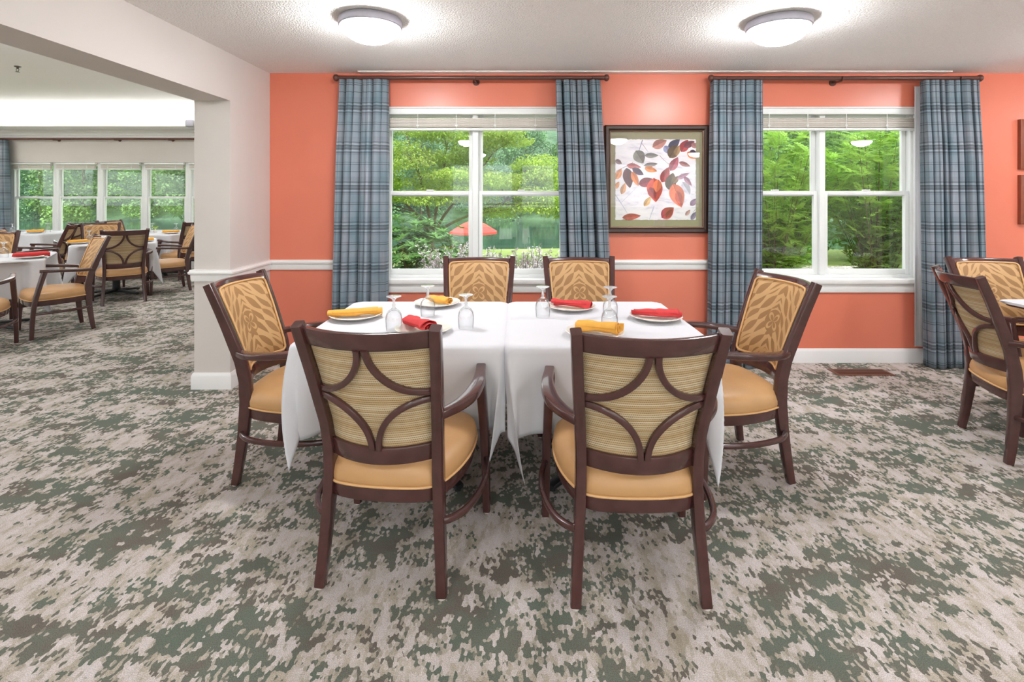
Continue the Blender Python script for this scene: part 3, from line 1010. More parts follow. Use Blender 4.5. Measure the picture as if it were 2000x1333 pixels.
def make_chair():
    r = empty('dining_chair')
    for s in (-1, 1):
        zs = [.006, .05, .1, .17, .25, .32, .4, .45, .5, .55, .6, .68, .76, .84, .92, .975]
        pts = [(s * px_(z), py_(z), z) for z in zs]
        def sec(t):
            h = interp(t * .975, [0, .2, .42, .55, .975], [.034, .044, .060, .054, .040])
            return rrect(.037, h, .006)
        pts = cr(pts, 2)
        o = obj('back_post', MB().sweep(pts, sec, (0, 1, 0)), 'wood', r)
        obj('floor_glide', MB().lathe([(.0, 0), (.014, 0), (.015, .003), (.013, .008), (0, .008)], 14, (s * px_(0), py_(0), 0)), 'glide', o)
        fl = [(s * .297, .2465, .006), (s * .295, .238, .2), (s * .291, .215, .4), (s * .284, .150, .655)]
        o = obj('front_leg', MB().sweep(cr(fl, 4), lambda t: rrect(.031 + .010 * t, .033 + .012 * t, .006), (0, 1, 0)), 'wood', r)
        obj('floor_glide', MB().lathe([(.0, 0), (.014, 0), (.015, .003), (.013, .008), (0, .008)], 14, (s * .297, .2465, 0)), 'glide', o)
        arm = cr([(s * .207, -.244, .634), (s * .224, -.222, .636), (s * .262, -.165, .640), (s * .290, -.095, .646), (s * .301, -.01, .653), (s * .298, .075, .659), (s * .289, .14, .663), (s * .283, .186, .665)], 5)
        obj('armrest', MB().sweep(arm, lambda t: rrect(.036 + .016 * math.sin(PI * min(1, t * 1.1)) ** 2 + .006 * t, .030, .008), (0, 0, 1)), 'wood', r)
        st = cr([(s * .2085, -.214, .252), (s * .240, -.205, .252), (s * .288, -.14, .252), (s * .318, -.02, .252), (s * .322, .10, .252), (s * .308, .19, .252), (s * .293, .233, .252)], 5)
        obj('stretcher', MB().sweep(st, rrect(.024, .026, .010), (0, 0, 1)), 'wood', r)
    # seat
    obj('seat_frame', MB().loft([ring(.955, .316), ring(.975, .320), ring(.985, .345), ring(.985, .366), ring(.95, .370)]), 'wood', r)
    rings = [ring(.95, .366), ring(.985, .372), ring(1.0, .386), ring(1.0, .404), ring(.975, .428), ring(.92, .445), ring(.82, .457), ring(.64, .466), ring(.4, .471), ring(.15, .473), ring(.01, .473)]
    cu = obj('seat_cushion', MB().loft(rings), 'leather', r, smooth=60)
    obj('piping', MB().sweep([(x * 1.0, .01 + (y - .01) * 1.0, .374) for x, y in SEAT], circ(.0048, 7), (0, 0, 1), closed=True), 'welt', cu)
    # back rails
    def rail(za, zb, th, off, e=1.0):
        n = 18
        loops = []
        for k in range(n + 1):
            u = -e + 2 * e * k / n
            zm = (za + zb) / 2
            c = back_pt(u, zm, off)
            t = (back_pt(u + .01, zm, off) - back_pt(u - .01, zm, off)).normalized()
            nrm = Vector((t.y, -t.x, 0))
            slope = (py_(zb) - py_(za)) / (zb - za)
            loops.append([c + nrm * a + Vector((0, slope * b, b)) for a, b in rrect(th, zb - za, .007)])
        return MB().loft(loops)
    obj('top_rail', rail(.902, .966, .028, -.004), 'wood', r)
    obj('lower_rail', rail(.466, .530, .028, -.004), 'wood', r)
    # woven panel at the rear of the back
    za, zb = .522, .908
    def slab(o0, o1, u1, za, zb, n=14, round_=.0):
        fr, bk = [], []
        for i in range(n + 1):
            a = -1 + 2 * i / n
            f, b = [], []
            for j in range(n + 1):
                c = -1 + 2 * j / n
                k = 1 - round_ * (abs(a) ** 7) * (abs(c) ** 7)
                u, z = a * u1 * k, (za + zb) / 2 + (zb - za) / 2 * c * k
                e = (1 - abs(a) ** 6) * (1 - abs(c) ** 6)
                f.append(back_pt(u, z, o0 + (o1 - o0) * e))
                b.append(back_pt(u, z, o0 - .004))
            fr.append(f)
            bk.append(b[::-1])
        mb = MB().grid(fr[::-1]).grid(bk[::-1])
        return mb
    obj('woven_back_panel', slab(.002, .004, .97, za, zb), 'woven', r, smooth=50)
    cu = obj('back_cushion', slab(.012, .034, .95, .536, .944, 16, .05), 'damask', r, smooth=60)
    w, h, rad = .94, .200, .022
    path = []
    def edge(p, q, n):
        return [(p[0] + (q[0] - p[0]) * k / n, p[1] + (q[1] - p[1]) * k / n) for k in range(n)]
    ru = rad / .2
    cs = [(w - ru, h - rad, 0), (-w + ru, h - rad, PI / 2), (-w + ru, -h + rad, PI), (w - ru, -h + rad, 1.5 * PI)]
    for i, (cx, cy, a0) in enumerate(cs):
        for k in range(5):
            a = a0 + PI / 2 * k / 4
            path.append((cx + ru * math.cos(a), cy + rad * math.sin(a)))
        nx, ny, na = cs[(i + 1) % 4]
        path += edge(path[-1], (nx + ru * math.cos(na), ny + rad * math.sin(na)), 10)[1:]
    obj('piping', MB().sweep([back_pt(u, .74 + z, .0185) for u, z in path], circ(.0055, 7), (0, 1, 0), closed=True), 'welt', cu)
    # four quarter arcs of the openwork back
    ZT, ZB_, ZM = .908, .524, .722
    for su in (-1, 1):
        for up in (1, -1):
            pts = []
            for k in range(15):
                th = PI / 2 * k / 14
                u = su * (1 - (1 - .062) * math.cos(th))
                z = (ZT - (ZT - ZM - .0135) * math.sin(th)) if up > 0 else (ZB_ + (ZM - ZB_ - .0135) * math.sin(th))
                pts.append(back_pt(u, z, -.012))
            obj('back_arc', MB().sweep(pts, rrect(.0225, .020, .005), (0, 1, 0)), 'wood', r)
    return r


chair0 = make_chair()
_first = [True]


def chair(x, y, fx, fy, label, group):
    """(fx, fy) is the direction the sitter faces"""
    c = chair0 if _first[0] else copy_tree(chair0)
    _first[0] = False
    c.location = (x, y, 0)
    c.rotation_euler = (0, 0, math.atan2(-fx, fy))
    return tag(c, label, 'chair', group)


G1 = 'chairs at the pair of tables in front of the windows'
chair(-.457, 2.031, .109, .994, 'openwork back chair nearest the camera at the left table, back to camera', G1)
chair(.421, 1.966, 0, 1, 'openwork back chair nearest the camera at the right table, back to camera', G1)
chair(-1.112, 2.668, 1, -.03, 'gold cushioned chair at the left end of the tables beside the pillar', G1)
chair(1.062, 2.655, -.991, -.12, 'gold cushioned chair at the right end of the tables in front of a curtain', G1)
chair(-.266, 3.190, 0, -1, 'gold cushioned chair under the lake window, behind the left table', G1)
chair(.432, 3.190, 0, -1, 'gold cushioned chair under the curtain, behind the right table', G1)
G2 = 'chairs at the table by the right picture edge'
chair(2.857, 2.775, .957, -.29, 'openwork back chair beside the table cut by the right picture edge', G2)
chair(3.237, 3.165, -.05, -1, 'gold cushioned chair behind the table cut by the right picture edge', G2)
G3 = 'chairs in the far room'
chair(-5.265, 6.75, -.67, .74, 'far room chair showing its full openwork back, nearest the pillar', G3)
chair(-5.18, 7.5, -.72, -.69, 'far room chair seen from its side, right next to the pillar', G3)
chair(-4.79, 5.27, -.60, -.80, 'nearest whole far room chair, its seat under a hanging tablecloth corner', G3)
chair(-4.86, 4.44, -.585, .81, 'far room chair cut by the left picture edge, only seat and arm showing', G3)
chair(-6.12, 5.78, .55, -.83, 'far room chair with gold cushion facing the camera at the left picture edge', G3)
chair(-6.42, 7.78, .6, -.8, 'far room chair with gold cushion behind the table with two goblets', G3)
chair(-6.45, 6.75, .87, .45, 'far room chair with mostly only its armrests showing, left of the middle table', G3)
chair(-7.16, 7.6, -.86, -.50, 'far room chair in profile facing the left picture edge', G3)
chair(-7.36, 8.52, -.8, .55, 'far room chair with slanted openwork back before the second far window', G3)
chair(-6.92, 9.0, .95, -.1, 'far room chair whose back top peeks over the gold cushioned one', G3)
chair(-5.75, 8.7, -.9, .35, 'far room chair almost hidden behind the pillar', G3)


# ------------------------------------------------------------------ tables and tablecloths
def make_table(hx, hy):
    r = empty('pedestal_table')
    loops = []
    for z, i in ((.722, .004), (.726, 0), (.742, 0), (.746, .004)):
        loops.append([(a, b, z) for a, b in rrect(2 * hx - 2 * i, 2 * hy - 2 * i, .055, 6)])
    obj('tabletop', MB().loft(loops), 'wood', r)
    obj('top_plate', MB().box(-.2, .2, -.2, .2, .705, .722, .004), 'black_metal', r)
    obj('column', MB().lathe([(.0, .05), (.075, .05), (.052, .075), (.046, .10), (.046, .69), (.07, .705), (0, .705)], 20), 'black_metal', r)
    for k in range(4):
        a = PI / 4 + k * PI / 2
        c, s = math.cos(a), math.sin(a)
        pts = [(c * q, s * q, z) for q, z in ((.02, .050), (.1, .047), (.22, .035), (.33, .024), (.36, .019))]
        b = MB().sweep(pts, lambda t: rrect(.062 - .018 * t, .036 - .014 * t, .007), (0, 0, 1))
        o = obj('base_foot', b, 'black_metal', r)
        obj('floor_glide', MB().lathe([(0, 0), (.016, 0), (.016, .014), (0, .014)], 12, (c * .345, s * .345, 0)), 'black_metal', o)
    return r


ZT = .750


def cloth_mesh(hx, hy, drop, seed=0, push=None, corner=None, r=.055, waves=1.0, kmax=None):
    """square cloth draped over a rounded table top.
    push: {side: [(s0, s1, depth), ...]} moves the hanging side inwards, side in '+x -x +y -y'
    corner: {(sx, sy): (outward factor, skew x, skew y)}"""
    push = push or {}
    corner = corner or {}
    rnd = random.Random(seed)
    N = 84
    p1, p2, p3 = [rnd.uniform(0, 6) for _ in range(3)]
    def axis(h):
        a = list(np.linspace(-h - drop, -h, 22)) + list(np.linspace(-h + .02, h - .02, N - 44)) + list(np.linspace(h, h + drop, 22))
        return a
    A, B = axis(hx), axis(hy)
    P = []
    rb = .012
    for a in A:
        row = []
        for b in B:
            qx, qy = min(max(a, -hx + r), hx - r), min(max(b, -hy + r), hy - r)
            vx, vy = a - qx, b - qy
            l = math.hypot(vx, vy)
            if l <= r:
                row.append((a, b, ZT + .0004 * math.sin(9 * a + p1) * math.sin(7 * b + p2)))
                continue
            t = l - r
            nx, ny = vx / l, vy / l
            ex, ey = qx + nx * r, qy + ny * r
            if t < rb * PI / 2:
                an = t / rb
                out, z = rb * math.sin(an), ZT - rb * (1 - math.cos(an))
            else:
                out, z = rb, ZT - rb - (t - rb * PI / 2)
            cn = 2 * abs(nx * ny)                    # 0 on a side, 1 on the corner diagonal
            sxy = (1 if a > 0 else -1, 1 if b > 0 else -1)
            fac, kx, ky, sx_, sy_, lift = (tuple(corner.get(sxy, (1.0, 1.0, 1.0))) + (0.0, 0.0, 0.0))[:6]
            ph = abs(math.atan2(abs(ny), abs(nx)) - PI / 4) / (PI / 4)
            rid = max(0.0, 1 - ph)
            o2 = t * .20 * fac * rid ** .8 - t * .06 * fac * math.sin(PI * min(1, ph)) * (1 if rid > 0 else 0)
            # free waves of the hanging sides, fading towards the table edge
            if cn < .999:
                s = a if abs(ny) > abs(nx) else b
                wv = waves * (.010 * math.sin(11 * s + p1) + .007 * math.sin(19 * s + p2) + .004 * math.sin(31 * s + p3)) * sstep(0, drop * .8, t) * (1 - cn)
            else:
                wv = 0
            x = ex + nx * (out + wv) + nx * o2 * kx
            y = ey + ny * (out + wv) + ny * o2 * ky
            sw = rid * t * t / (drop * drop)
            x, y, z = x + sx_ * sw, y + sy_ * sw, z + lift * rid * t
            for side, wins in push.items():
                ax = 0 if side[1] == 'x' else 1
                sg = 1 if side[0] == '+' else -1
                w_ = (nx, ny)[ax] * sg
                if w_ <= .02:
                    continue
                s = (ey, ex)[ax]
                for s0, s1, dep in wins:
                    m = sstep(s0 - .10, s0, s) * (1 - sstep(s1, s1 + .10, s)) * (sstep(.01, .07, t) if dep > .09 else sstep(.04, .34, t)) * min(1, w_ * 1.2) * dep
                    if ax == 0:
                        x -= sg * m
                    else:
                        y -= sg * m
            row.append((x, y, z))
        P.append(row)
    return MB().grid(P).mesh('tablecloth', smooth=70)


def cloth(me, x, y, rot, label):
    o = obj('tablecloth', me, 'linen', None, loc=(x, y, 0), rotz=rot)
    sm = o.modifiers.new('thickness', 'SOLIDIFY')
    sm.thickness = .0016
    sm.offset = 1
    return tag(o, label, 'tablecloth', 'white tablecloths')


TX0, TX1, TX2, TX3 = -.992, -.060, -.050, .872
TY0, TY1 = 2.195, 3.118
CL, CR_ = (TX0 + TX1) / 2, (TX2 + TX3) / 2
CY = (TY0 + TY1) / 2
HXL, HXR, HY = (TX1 - TX0) / 2, (TX3 - TX2) / 2, (TY1 - TY0) / 2
tabL = make_table(HXL - .012, HY - .012)
tabL.location = (CL, CY, 0)
tag(tabL, 'black pedestal table under the left cloth of the front pair', 'table', 'dining tables')
tabR = copy_tree(tabL)
tabR.location = (CR_, CY, 0)
tag(tabR, 'black pedestal table under the right cloth of the front pair', 'table', 'dining tables')
DROP = .405
# sides pushed in where chairs are tucked under the cloth
meL = cloth_mesh(HXL, HY, DROP, 3,
                 {'-y': [(-.30, .40, .085)], '+y': [(-.12, .47, .17)], '-x': [(-.28, .36, .12)], '+x': [(-1, 1, .016)]},
                 {(1, -1): (.6, .0, 1.0, -.02, 0, .12), (1, 1): (.3, 0, .3), (-1, 1): (.4, .5, .5), (-1, -1): (1.7, .8, .55, .07, -.01, .16)})
cloth(meL, CL, CY, 0, 'white tablecloth hanging over the left table of the front pair')
meR = cloth_mesh(HXR, HY, DROP, 8,
                 {'-y': [(-.33, .36, .04)], '+y': [(-.34, .38, .17)], '+x': [(-.26, .36, .06)], '-x': [(-1, 1, .016)]},
                 {(-1, -1): (.8, .0, 1.0, .03, 0, .02), (-1, 1): (.3, 0, .3), (1, 1): (.4, .5, .5), (1, -1): (1.6, .75, .6, -.06, -.01, .04)})
cloth(meR, CR_, CY, 0, 'white tablecloth hanging over the right table of the front pair')


def far_table(x, y, rot, me, l1, l2):
    t = copy_tree(tabL)
    t.location = (x, y, 0)
    t.rotation_euler = (0, 0, rot)
    tag(t, l1, 'table', 'dining tables')
    return cloth(me, x, y, rot, l2)


R36 = math.radians(36)
meF = cloth_mesh(.466, .466, DROP, 11, {'-y': [(-.3, .3, .10)], '+x': [(-.3, .3, .10)], '+y': [(-.3, .3, .12)], '-x': [(-.3, .3, .12)]}, {})
meG = cloth_mesh(.466, .466, DROP, 17, {}, {})
far_table(-5.76, 7.27, R36, meF, 'black pedestal table in the middle of the far room, cross base showing', 'white tablecloth of the middle far room table with two goblets')
far_table(-5.55, 5.33, R36, meF, 'pedestal table under the cloth with the red napkin in the far room', 'white tablecloth in the far room with a red napkin, nearest the pillar')
far_table(-8.62, 9.1, 0.03, meG, 'pedestal table under the cloth by the far left windows', 'white tablecloth by the far windows next to the plaid curtain')
far_table(-6.30, 9.0, -.03, meG, 'pedestal table under the cloth by the far right windows', 'white tablecloth by the far windows next to the pillar')
meE = cloth_mesh(.466, .466, DROP, 23, {'-x': [(-.15, .47, .19)], '+y': [(-.47, .1, .26)]}, {(-1, 1): (.4, .4, .4)})
far_table(3.488, 2.725, 0, meE, 'pedestal table under the cloth at the right picture edge', 'white tablecloth of the table cut by the right picture edge')


# ------------------------------------------------------------------ plates, napkins, goblets
def make_plate():
    prof = [(0, .004), (.062, .004), (.066, .000), (.074, .000), (.078, .004), (.100, .011), (.128, .019), (.135, .0225), (.136, .0245), (.1335, .0255), (.127, .0235), (.100, .0155), (.086, .0105), (.078, .008), (.03, .0075), (0, .0075)]
    n = 48
    loops = []
    for r, z in prof:
        r = max(r, .0005)
        k_ = .0 if r < .12 else .0016
        loops.append([((r + k_ * math.cos(12 * 2 * PI * k / n)) * math.cos(2 * PI * k / n), (r + k_ * math.cos(12 * 2 * PI * k / n)) * math.sin(2 * PI * k / n), z) for k in range(n)])
    return MB().loft(loops).mesh('plate', 50)


plate_me = make_plate()
plate_me.materials.append(M['china'])


def plate(x, y, label, z=ZT):
    o = obj('plate', plate_me, None, None, loc=(x, y, z + .002))
    return tag(o, label, 'plate', 'ivory plates')


def make_napkin(L, rad, seed, turns=2.1):
    """loosely rolled cloth napkin lying along x, resting at z = 0"""
    rnd = random.Random(seed)
    nx, ns = 22, 40
    a0 = rnd.uniform(0, 6)
    pz = [rnd.uniform(0, 6) for _ in range(4)]
    loops = []
    for i in range(nx + 1):
        t = i / nx
        x = -L / 2 + L * t
        k = 1.06 + .13 * math.sin(7 * t + pz[0]) + .07 * math.sin(15 * t + pz[1]) + .26 * (t - .5) * math.cos(pz[2])
        tw = .7 * (t - .5)
        outer, inner = [], []
        for j in range(ns + 1):
            s = j / ns
            a = a0 + tw + 2 * PI * turns * s
            rr_ = rad * k * (.26 + .74 * s ** .8)
            dent = 1 + (.08 * math.sin(3 * a + 9 * t + pz[3]) + .05 * math.sin(5 * a - 14 * t + pz[0])) * s
            for lst, dr in ((outer, 0), (inner, -.0022)):
                q = rr_ * dent + dr
                skew = .012 * s * math.sin(a * .5 + pz[1]) * (1 if i in (0, nx) else .6)
                lst.append((x + skew * (1 if t > .5 else -1), q * math.cos(a) * 1.22, q * math.sin(a) * .86))
        loops.append(outer + inner[::-1])
    mb = MB()
    n = len(loops[0])
    vs = [p for l in loops for p in l]
    fs = [(i * n + k, i * n + (k + 1) % n, (i + 1) * n + (k + 1) % n, (i + 1) * n + k) for i in range(nx) for k in range(n)]
    for base in (0, nx * n):
        for k in range(ns):
            f = (base + k, base + k + 1, base + n - 2 - k, base + n - 1 - k)
            fs.append(f if base else f[::-1])
    zmin = min(p[2] for p in vs)
    vs = [(p[0], p[1], p[2] - zmin) for p in vs]
    mb.add(vs, fs)
    return mb, a0, rad


def napkin(x, y, rot, L, rad, colr, seed, label, z=ZT + .0135):
    mb, a0, _ = make_napkin(L, rad, seed)
    r = obj('rolled_napkin', mb, colr, None, smooth=55, loc=(x, y, z), rotz=rot)
    # loose outer flap with a slanting edge
    fl = []
    for i in range(15):
        t = i / 14
        xx = -L / 2 + L * (.06 + .88 * t)
        row = []
        span = .35 + 1.1 * t
        for j in range(9):
            a = PI * .92 - span * j / 8
            q = rad * 1.115
            row.append((xx, q * math.cos(a) * 1.25, rad * .86 + q * math.sin(a) * .90 + .001))
        fl.append(row)
    f = obj('napkin_flap', MB().grid(fl), colr, r, smooth=60)
    sm = f.modifiers.new('thickness', 'SOLIDIFY')
    sm.thickness = .002
    return tag(r, label, 'napkin', 'rolled cloth napkins')


def make_goblet():
    """stemmed goblet standing upside down on its rim"""
    outer = [(.0365, 0.0), (.0385, .02), (.0400, .045), (.0395, .062), (.0355, .080), (.026, .094), (.014, .1015), (0, .1035)]
    inner = [(.0, .0975), (.012, .0955), (.0235, .0885), (.0332, .076), (.0378, .061), (.0384, .045), (.0370, .02), (.0352, 0.0005)]
    stem = [(0, .1035), (.0135, .1025), (.0085, .108), (.0062, .116), (.0092, .121), (.0062, .127), (.0055, .138), (.0075, .148), (0, .149)]
    foot = [(.0075, .1475), (.016, .155), (.030, .160), (.0360, .1625), (.0362, .1645), (.030, .1655), (0, .1655)]
    out = []
    for nm, pr, mt in (('bowl', inner + outer, 'goblet'), ('stem', stem, 'goblet_stem'), ('foot', foot, 'goblet_stem')):
        me = MB().lathe(pr, 30).mesh(nm, 60)
        me.materials.append(M[mt])
        out.append((nm, me))
    return out


gob_parts = make_goblet()


def goblet(x, y, label, z=ZT):
    r = empty('water_goblet', (x, y, z + .0015))
    for nm, me in gob_parts:
        obj(nm, me, None, r)
    return tag(r, label, 'goblet', 'upturned water goblets')


YW, RD = 'nap_yellow', 'nap_red'
D_ = math.radians
plate(-.859, 2.694, 'ivory plate with the long yellow napkin at the left end of the table')
napkin(-.859, 2.69, D_(14), .262, .0235, YW, 2, 'long yellow rolled napkin at the left end of the front tables')
plate(-.475, 3.01, 'ivory plate with a yellow napkin before the left rear chair')
napkin(-.462, 3.01, D_(-38), .19, .024, YW, 5, 'short yellow rolled napkin on the plate before the left rear chair')
plate(-.447, 2.42, 'ivory plate with a red napkin behind the left front chair')
napkin(-.472, 2.425, D_(-47), .20, .030, RD, 7, 'red rolled napkin behind the left front chair back')
plate(.312, 2.905, 'ivory plate with a red napkin before the right rear chair')
napkin(.315, 2.91, D_(-24), .215, .0235, RD, 9, 'red rolled napkin on the plate before the right rear chair')
plate(.732, 2.665, 'ivory plate with a red napkin at the right end of the table')
napkin(.735, 2.67, D_(-13), .25, .0245, RD, 12, 'red rolled napkin at the right end of the front tables')
plate(.362, 2.355, 'ivory plate with a yellow napkin behind the right front chair')
napkin(.375, 2.36, D_(-24), .205, .031, YW, 15, 'yellow rolled napkin behind the right front chair back')
goblet(-.599, 2.457, 'upturned clear goblet between the long yellow napkin and the red one')
goblet(-.485, 2.745, 'upturned clear goblet in front of the short yellow napkin')
goblet(-.2526, 2.496, 'upturned clear goblet near the seam on the left table')
goblet(.138, 2.72, 'upturned clear goblet near the seam on the right table')
goblet(.448, 2.452, 'front goblet of the two overlapping upturned goblets')
goblet(.4987, 2.707, 'rear goblet of the two overlapping upturned goblets')
# far room place settings
plate(-6.0, 6.92, 'ivory plate under the yellow napkin left on the middle far table')
napkin(-6.0, 6.92, D_(35), .22, .026, YW, 21, 'yellow rolled napkin left on the middle far room table')
plate(-5.33, 7.22, 'ivory plate under the yellow napkin right on the middle far table')
napkin(-5.33, 7.22, D_(40), .22, .026, YW, 22, 'yellow rolled napkin right on the middle far table behind a chair back')
goblet(-6.02, 7.12, 'left goblet of the two on the middle far room table')
goblet(-5.87, 7.16, 'right goblet of the two on the middle far room table')
plate(-5.10, 5.31, 'ivory plate under the red napkin on the nearest far room table')
napkin(-5.10, 5.31, D_(40), .27, .03, RD, 23, 'long red rolled napkin on the nearest far room table')
goblet(-5.44, 5.36, 'upturned goblet on the nearest far table at the left picture edge')
plate(-8.52, 8.95, 'ivory plate on the table by the far left windows')
napkin(-8.52, 8.95, D_(30), .22, .027, YW, 24, 'yellow rolled napkin on the table by the far left windows')
goblet(-8.46, 9.12, 'upturned goblet beside the yellow napkin by the far left windows')
goblet(-8.98, 9.0, 'upturned goblet by the far windows in front of the plaid curtain')
plate(-6.62, 8.9, 'ivory plate under the red napkin by the far right windows')
napkin(-6.62, 8.9, D_(25), .2, .026, RD, 25, 'red rolled napkin on the table by the far right windows')
goblet(-6.58, 9.12, 'upturned goblet beside the red napkin by the far right windows')
plate(-6.02, 8.8, 'ivory plate with a yellow napkin by the far right windows')
napkin(-6.02, 8.8, D_(20), .23, .026, YW, 26, 'yellow rolled napkin by the far right windows next to the pillar')
goblet(-6.08, 9.02, 'upturned goblet behind the yellow napkin next to the pillar')
# small green sprig in a bud vase on the far right table
v = empty('bud_vase', (-6.48, 9.06, ZT + .0015))
tag(v, 'tiny bud vase with green leaves on the far table by the windows', 'vase')
obj('vase_body', MB().lathe([(0, 0), (.022, 0), (.026, .015), (.022, .04), (.01, .06), (.013, .07), (.010, .07), (0, .06)], 14), 'china', v)
sp = MB()
for k in range(7):
    a = k * 2.4
    l = .07 + .02 * (k % 3)
    c, s = math.cos(a), math.sin(a)
    sp.add([(0, 0, .05), (c * l * .5 - s * .012, s * l * .5 + c * .012, .10), (c * l, s * l, .115), (c * l * .5 + s * .012, s * l * .5 - c * .012, .10)], [(0, 1, 2, 3)])
obj('leaves', sp, 'leaf_maple', v, smooth=0)


# ------------------------------------------------------------------ framed leaf print
def framed_print():
    cx, cz = 1.172, 1.546
    hw, hh = .437, .452
    r = empty('framed_picture', (cx, YB, cz))
    tag(r, 'framed print of autumn leaves between the two windows', 'picture')
    fw = .048
    prof = [(0, -.002), (0, -.036), (.010, -.043), (.030, -.040), (.044, -.026), (fw, -.020), (fw, -.002)]
    loops = []
    for sx, sz in ((-1, -1), (1, -1), (1, 1), (-1, 1)):
        loops.append([(sx * (hw - a), y, sz * (hh - a)) for a, y in prof])
    obj('frame', MB().loft(loops, closed=True), 'frame_dark', r, smooth=25)
    li = []
    for sx, sz in ((-1, -1), (1, -1), (1, 1), (-1, 1)):
        li.append([(sx * (hw - a), y, sz * (hh - a)) for a, y in [(fw - .004, -.022), (fw - .003, -.028), (fw + .003, -.026), (fw + .005, -.016), (fw - .004, -.016)]])
    obj('inner_lip', MB().loft(li, closed=True), 'frame_lip', r, smooth=25)
    obj('mat_board', MB().box(-hw + fw - .004, hw - fw + .004, -.008, -.003, -hh + fw - .004, hh - fw + .004), 'mat_board', r, smooth=0)
    # deckle edged sheet
    rnd = random.Random(4)
    x0, x1, z0, z1 = -.345, .332, -.343, .335
    edge = []
    n = 60
    for k in range(n):
        edge.append((x0 + (x1 - x0) * k / n, z0 + rnd.uniform(-.002, .002)))
    for k in range(n):
        edge.append((x1 + rnd.uniform(-.002, .002), z0 + (z1 - z0) * k / n))
    for k in range(n):
        edge.append((x1 - (x1 - x0) * k / n, z1 + rnd.uniform(-.002, .002)))
    for k in range(n):
        edge.append((x0 + rnd.uniform(-.002, .002), z1 - (z1 - z0) * k / n))
    sh = obj('paper_sheet', MB().loft([[(a, -.008, b) for a, b in edge], [(a, -.0115, b) for a, b in edge]]), 'paper', r, smooth=0)
    # printed leaves and twigs: (cx, cy, length, width, angle, colour), in fractions of the sheet, y down
    mb = MB()
    cols = []
    def put(poly, c, lev):
        o = len(mb.v)
        mb.add([(x0 + (x1 - x0) * a, -.0117 - lev * .00006, z1 - (z1 - z0) * b) for a, b in poly], [tuple(range(len(poly)))])
        cols.append(lin(c))
    L = [(.55, .055, .17, .10, -25, (196, 138, 130)), (.73, .06, .16, .09, -40, (84, 84, 110)), (.64, .13, .10, .07, 60, (150, 152, 190)), (.86, .08, .15, .10, -60, (186, 72, 78)), (.92, .06, .13, .07, -30, (128, 70, 84)),
         (.985, .08, .08, .06, 40, (190, 130, 130)), (.72, .15, .16, .12, -60, (120, 96, 74)), (.77, .14, .12, .06, -70, (176, 140, 98)), (.95, .20, .12, .07, 35, (238, 150, 98)), (.97, .16, .08, .05, 20, (90, 70, 90)),
         (.45, .20, .15, .055, 0, (146, 142, 140)), (.30, .22, .16, .13, 60, (150, 146, 142)), (.04, .28, .08, .05, 30, (160, 140, 146)), (.73, .305, .17, .09, -60, (184, 100, 116)), (.23, .335, .16, .06, 8, (190, 104, 104)),
         (.44, .315, .15, .05, -8, (156, 146, 146)), (.44, .375, .14, .065, 15, (234, 140, 76)), (.28, .40, .14, .07, 30, (98, 68, 92)), (.16, .48, .22, .11, 80, (104, 60, 66)), (.245, .49, .17, .07, 65, (232, 138, 84)),
         (.04, .43, .13, .07, -60, (228, 152, 96)), (.02, .57, .09, .05, -60, (226, 158, 104)), (.62, .44, .18, .095, -65, (176, 68, 70)), (.39, .53, .18, .10, -15, (150, 66, 78)), (.69, .52, .19, .12, -75, (112, 92, 72)),
         (.75, .50, .10, .06, -50, (140, 118, 92)), (.86, .31, .13, .05, 20, (188, 128, 128)), (.84, .455, .15, .05, -25, (198, 152, 172)), (.90, .52, .13, .05, 50, (176, 130, 150)), (.88, .61, .16, .09, 60, (214, 210, 222)),
         (.49, .63, .26, .17, 85, (212, 78, 54)), (.46, .67, .14, .09, 60, (168, 52, 54)), (.52, .58, .14, .09, 100, (240, 128, 82)), (.77, .70, .27, .16, 70, (238, 128, 88)), (.79, .74, .18, .08, 75, (206, 92, 66)),
         (.10, .61, .13, .06, -70, (226, 168, 126)), (.40, .77, .13, .06, -55, (230, 184, 120)), (.65, .91, .17, .12, -40, (198, 68, 76)), (.67, .92, .12, .06, -50, (160, 44, 56)), (.20, .96, .20, .07, -6, (190, 82, 84)),
         (.97, .78, .10, .06, -50, (156, 124, 150)), (.90, .91, .08, .04, -50, (204, 162, 160)), (.97, .95, .10, .05, -60, (140, 124, 160))]
    T = [((.34, 0), (.30, .12), (.28, .18), .014, (158, 154, 178)), ((.33, .05), (.38, .12), (.41, .16), .006, (128, 122, 140)), ((.24, .30), (.13, .33), (.0, .40), .006, (110, 80, 90)), ((.55, .20), (.62, .28), (.67, .31), .005, (120, 112, 130)),
         ((.0, .69), (.07, .79), (.15, .92), .008, (168, 170, 200)), ((.07, .79), (.16, .70), (.26, .60), .004, (178, 176, 200)), ((.48, .83), (.45, .92), (.42, 1.0), .016, (196, 196, 218)), ((.22, .28), (.16, .34), (.20, .45), .005, (150, 120, 120)),
         ((1.0, .86), (.95, .93), (.93, 1.0), .006, (150, 150, 180)), ((.82, .42), (.90, .50), (.93, .56), .004, (120, 110, 130)), ((.70, .36), (.62, .5), (.5, .58), .004, (180, 140, 130)), ((.36, .34), (.26, .2), (.1, .3), .003, (190, 180, 190))]
    lev = 0
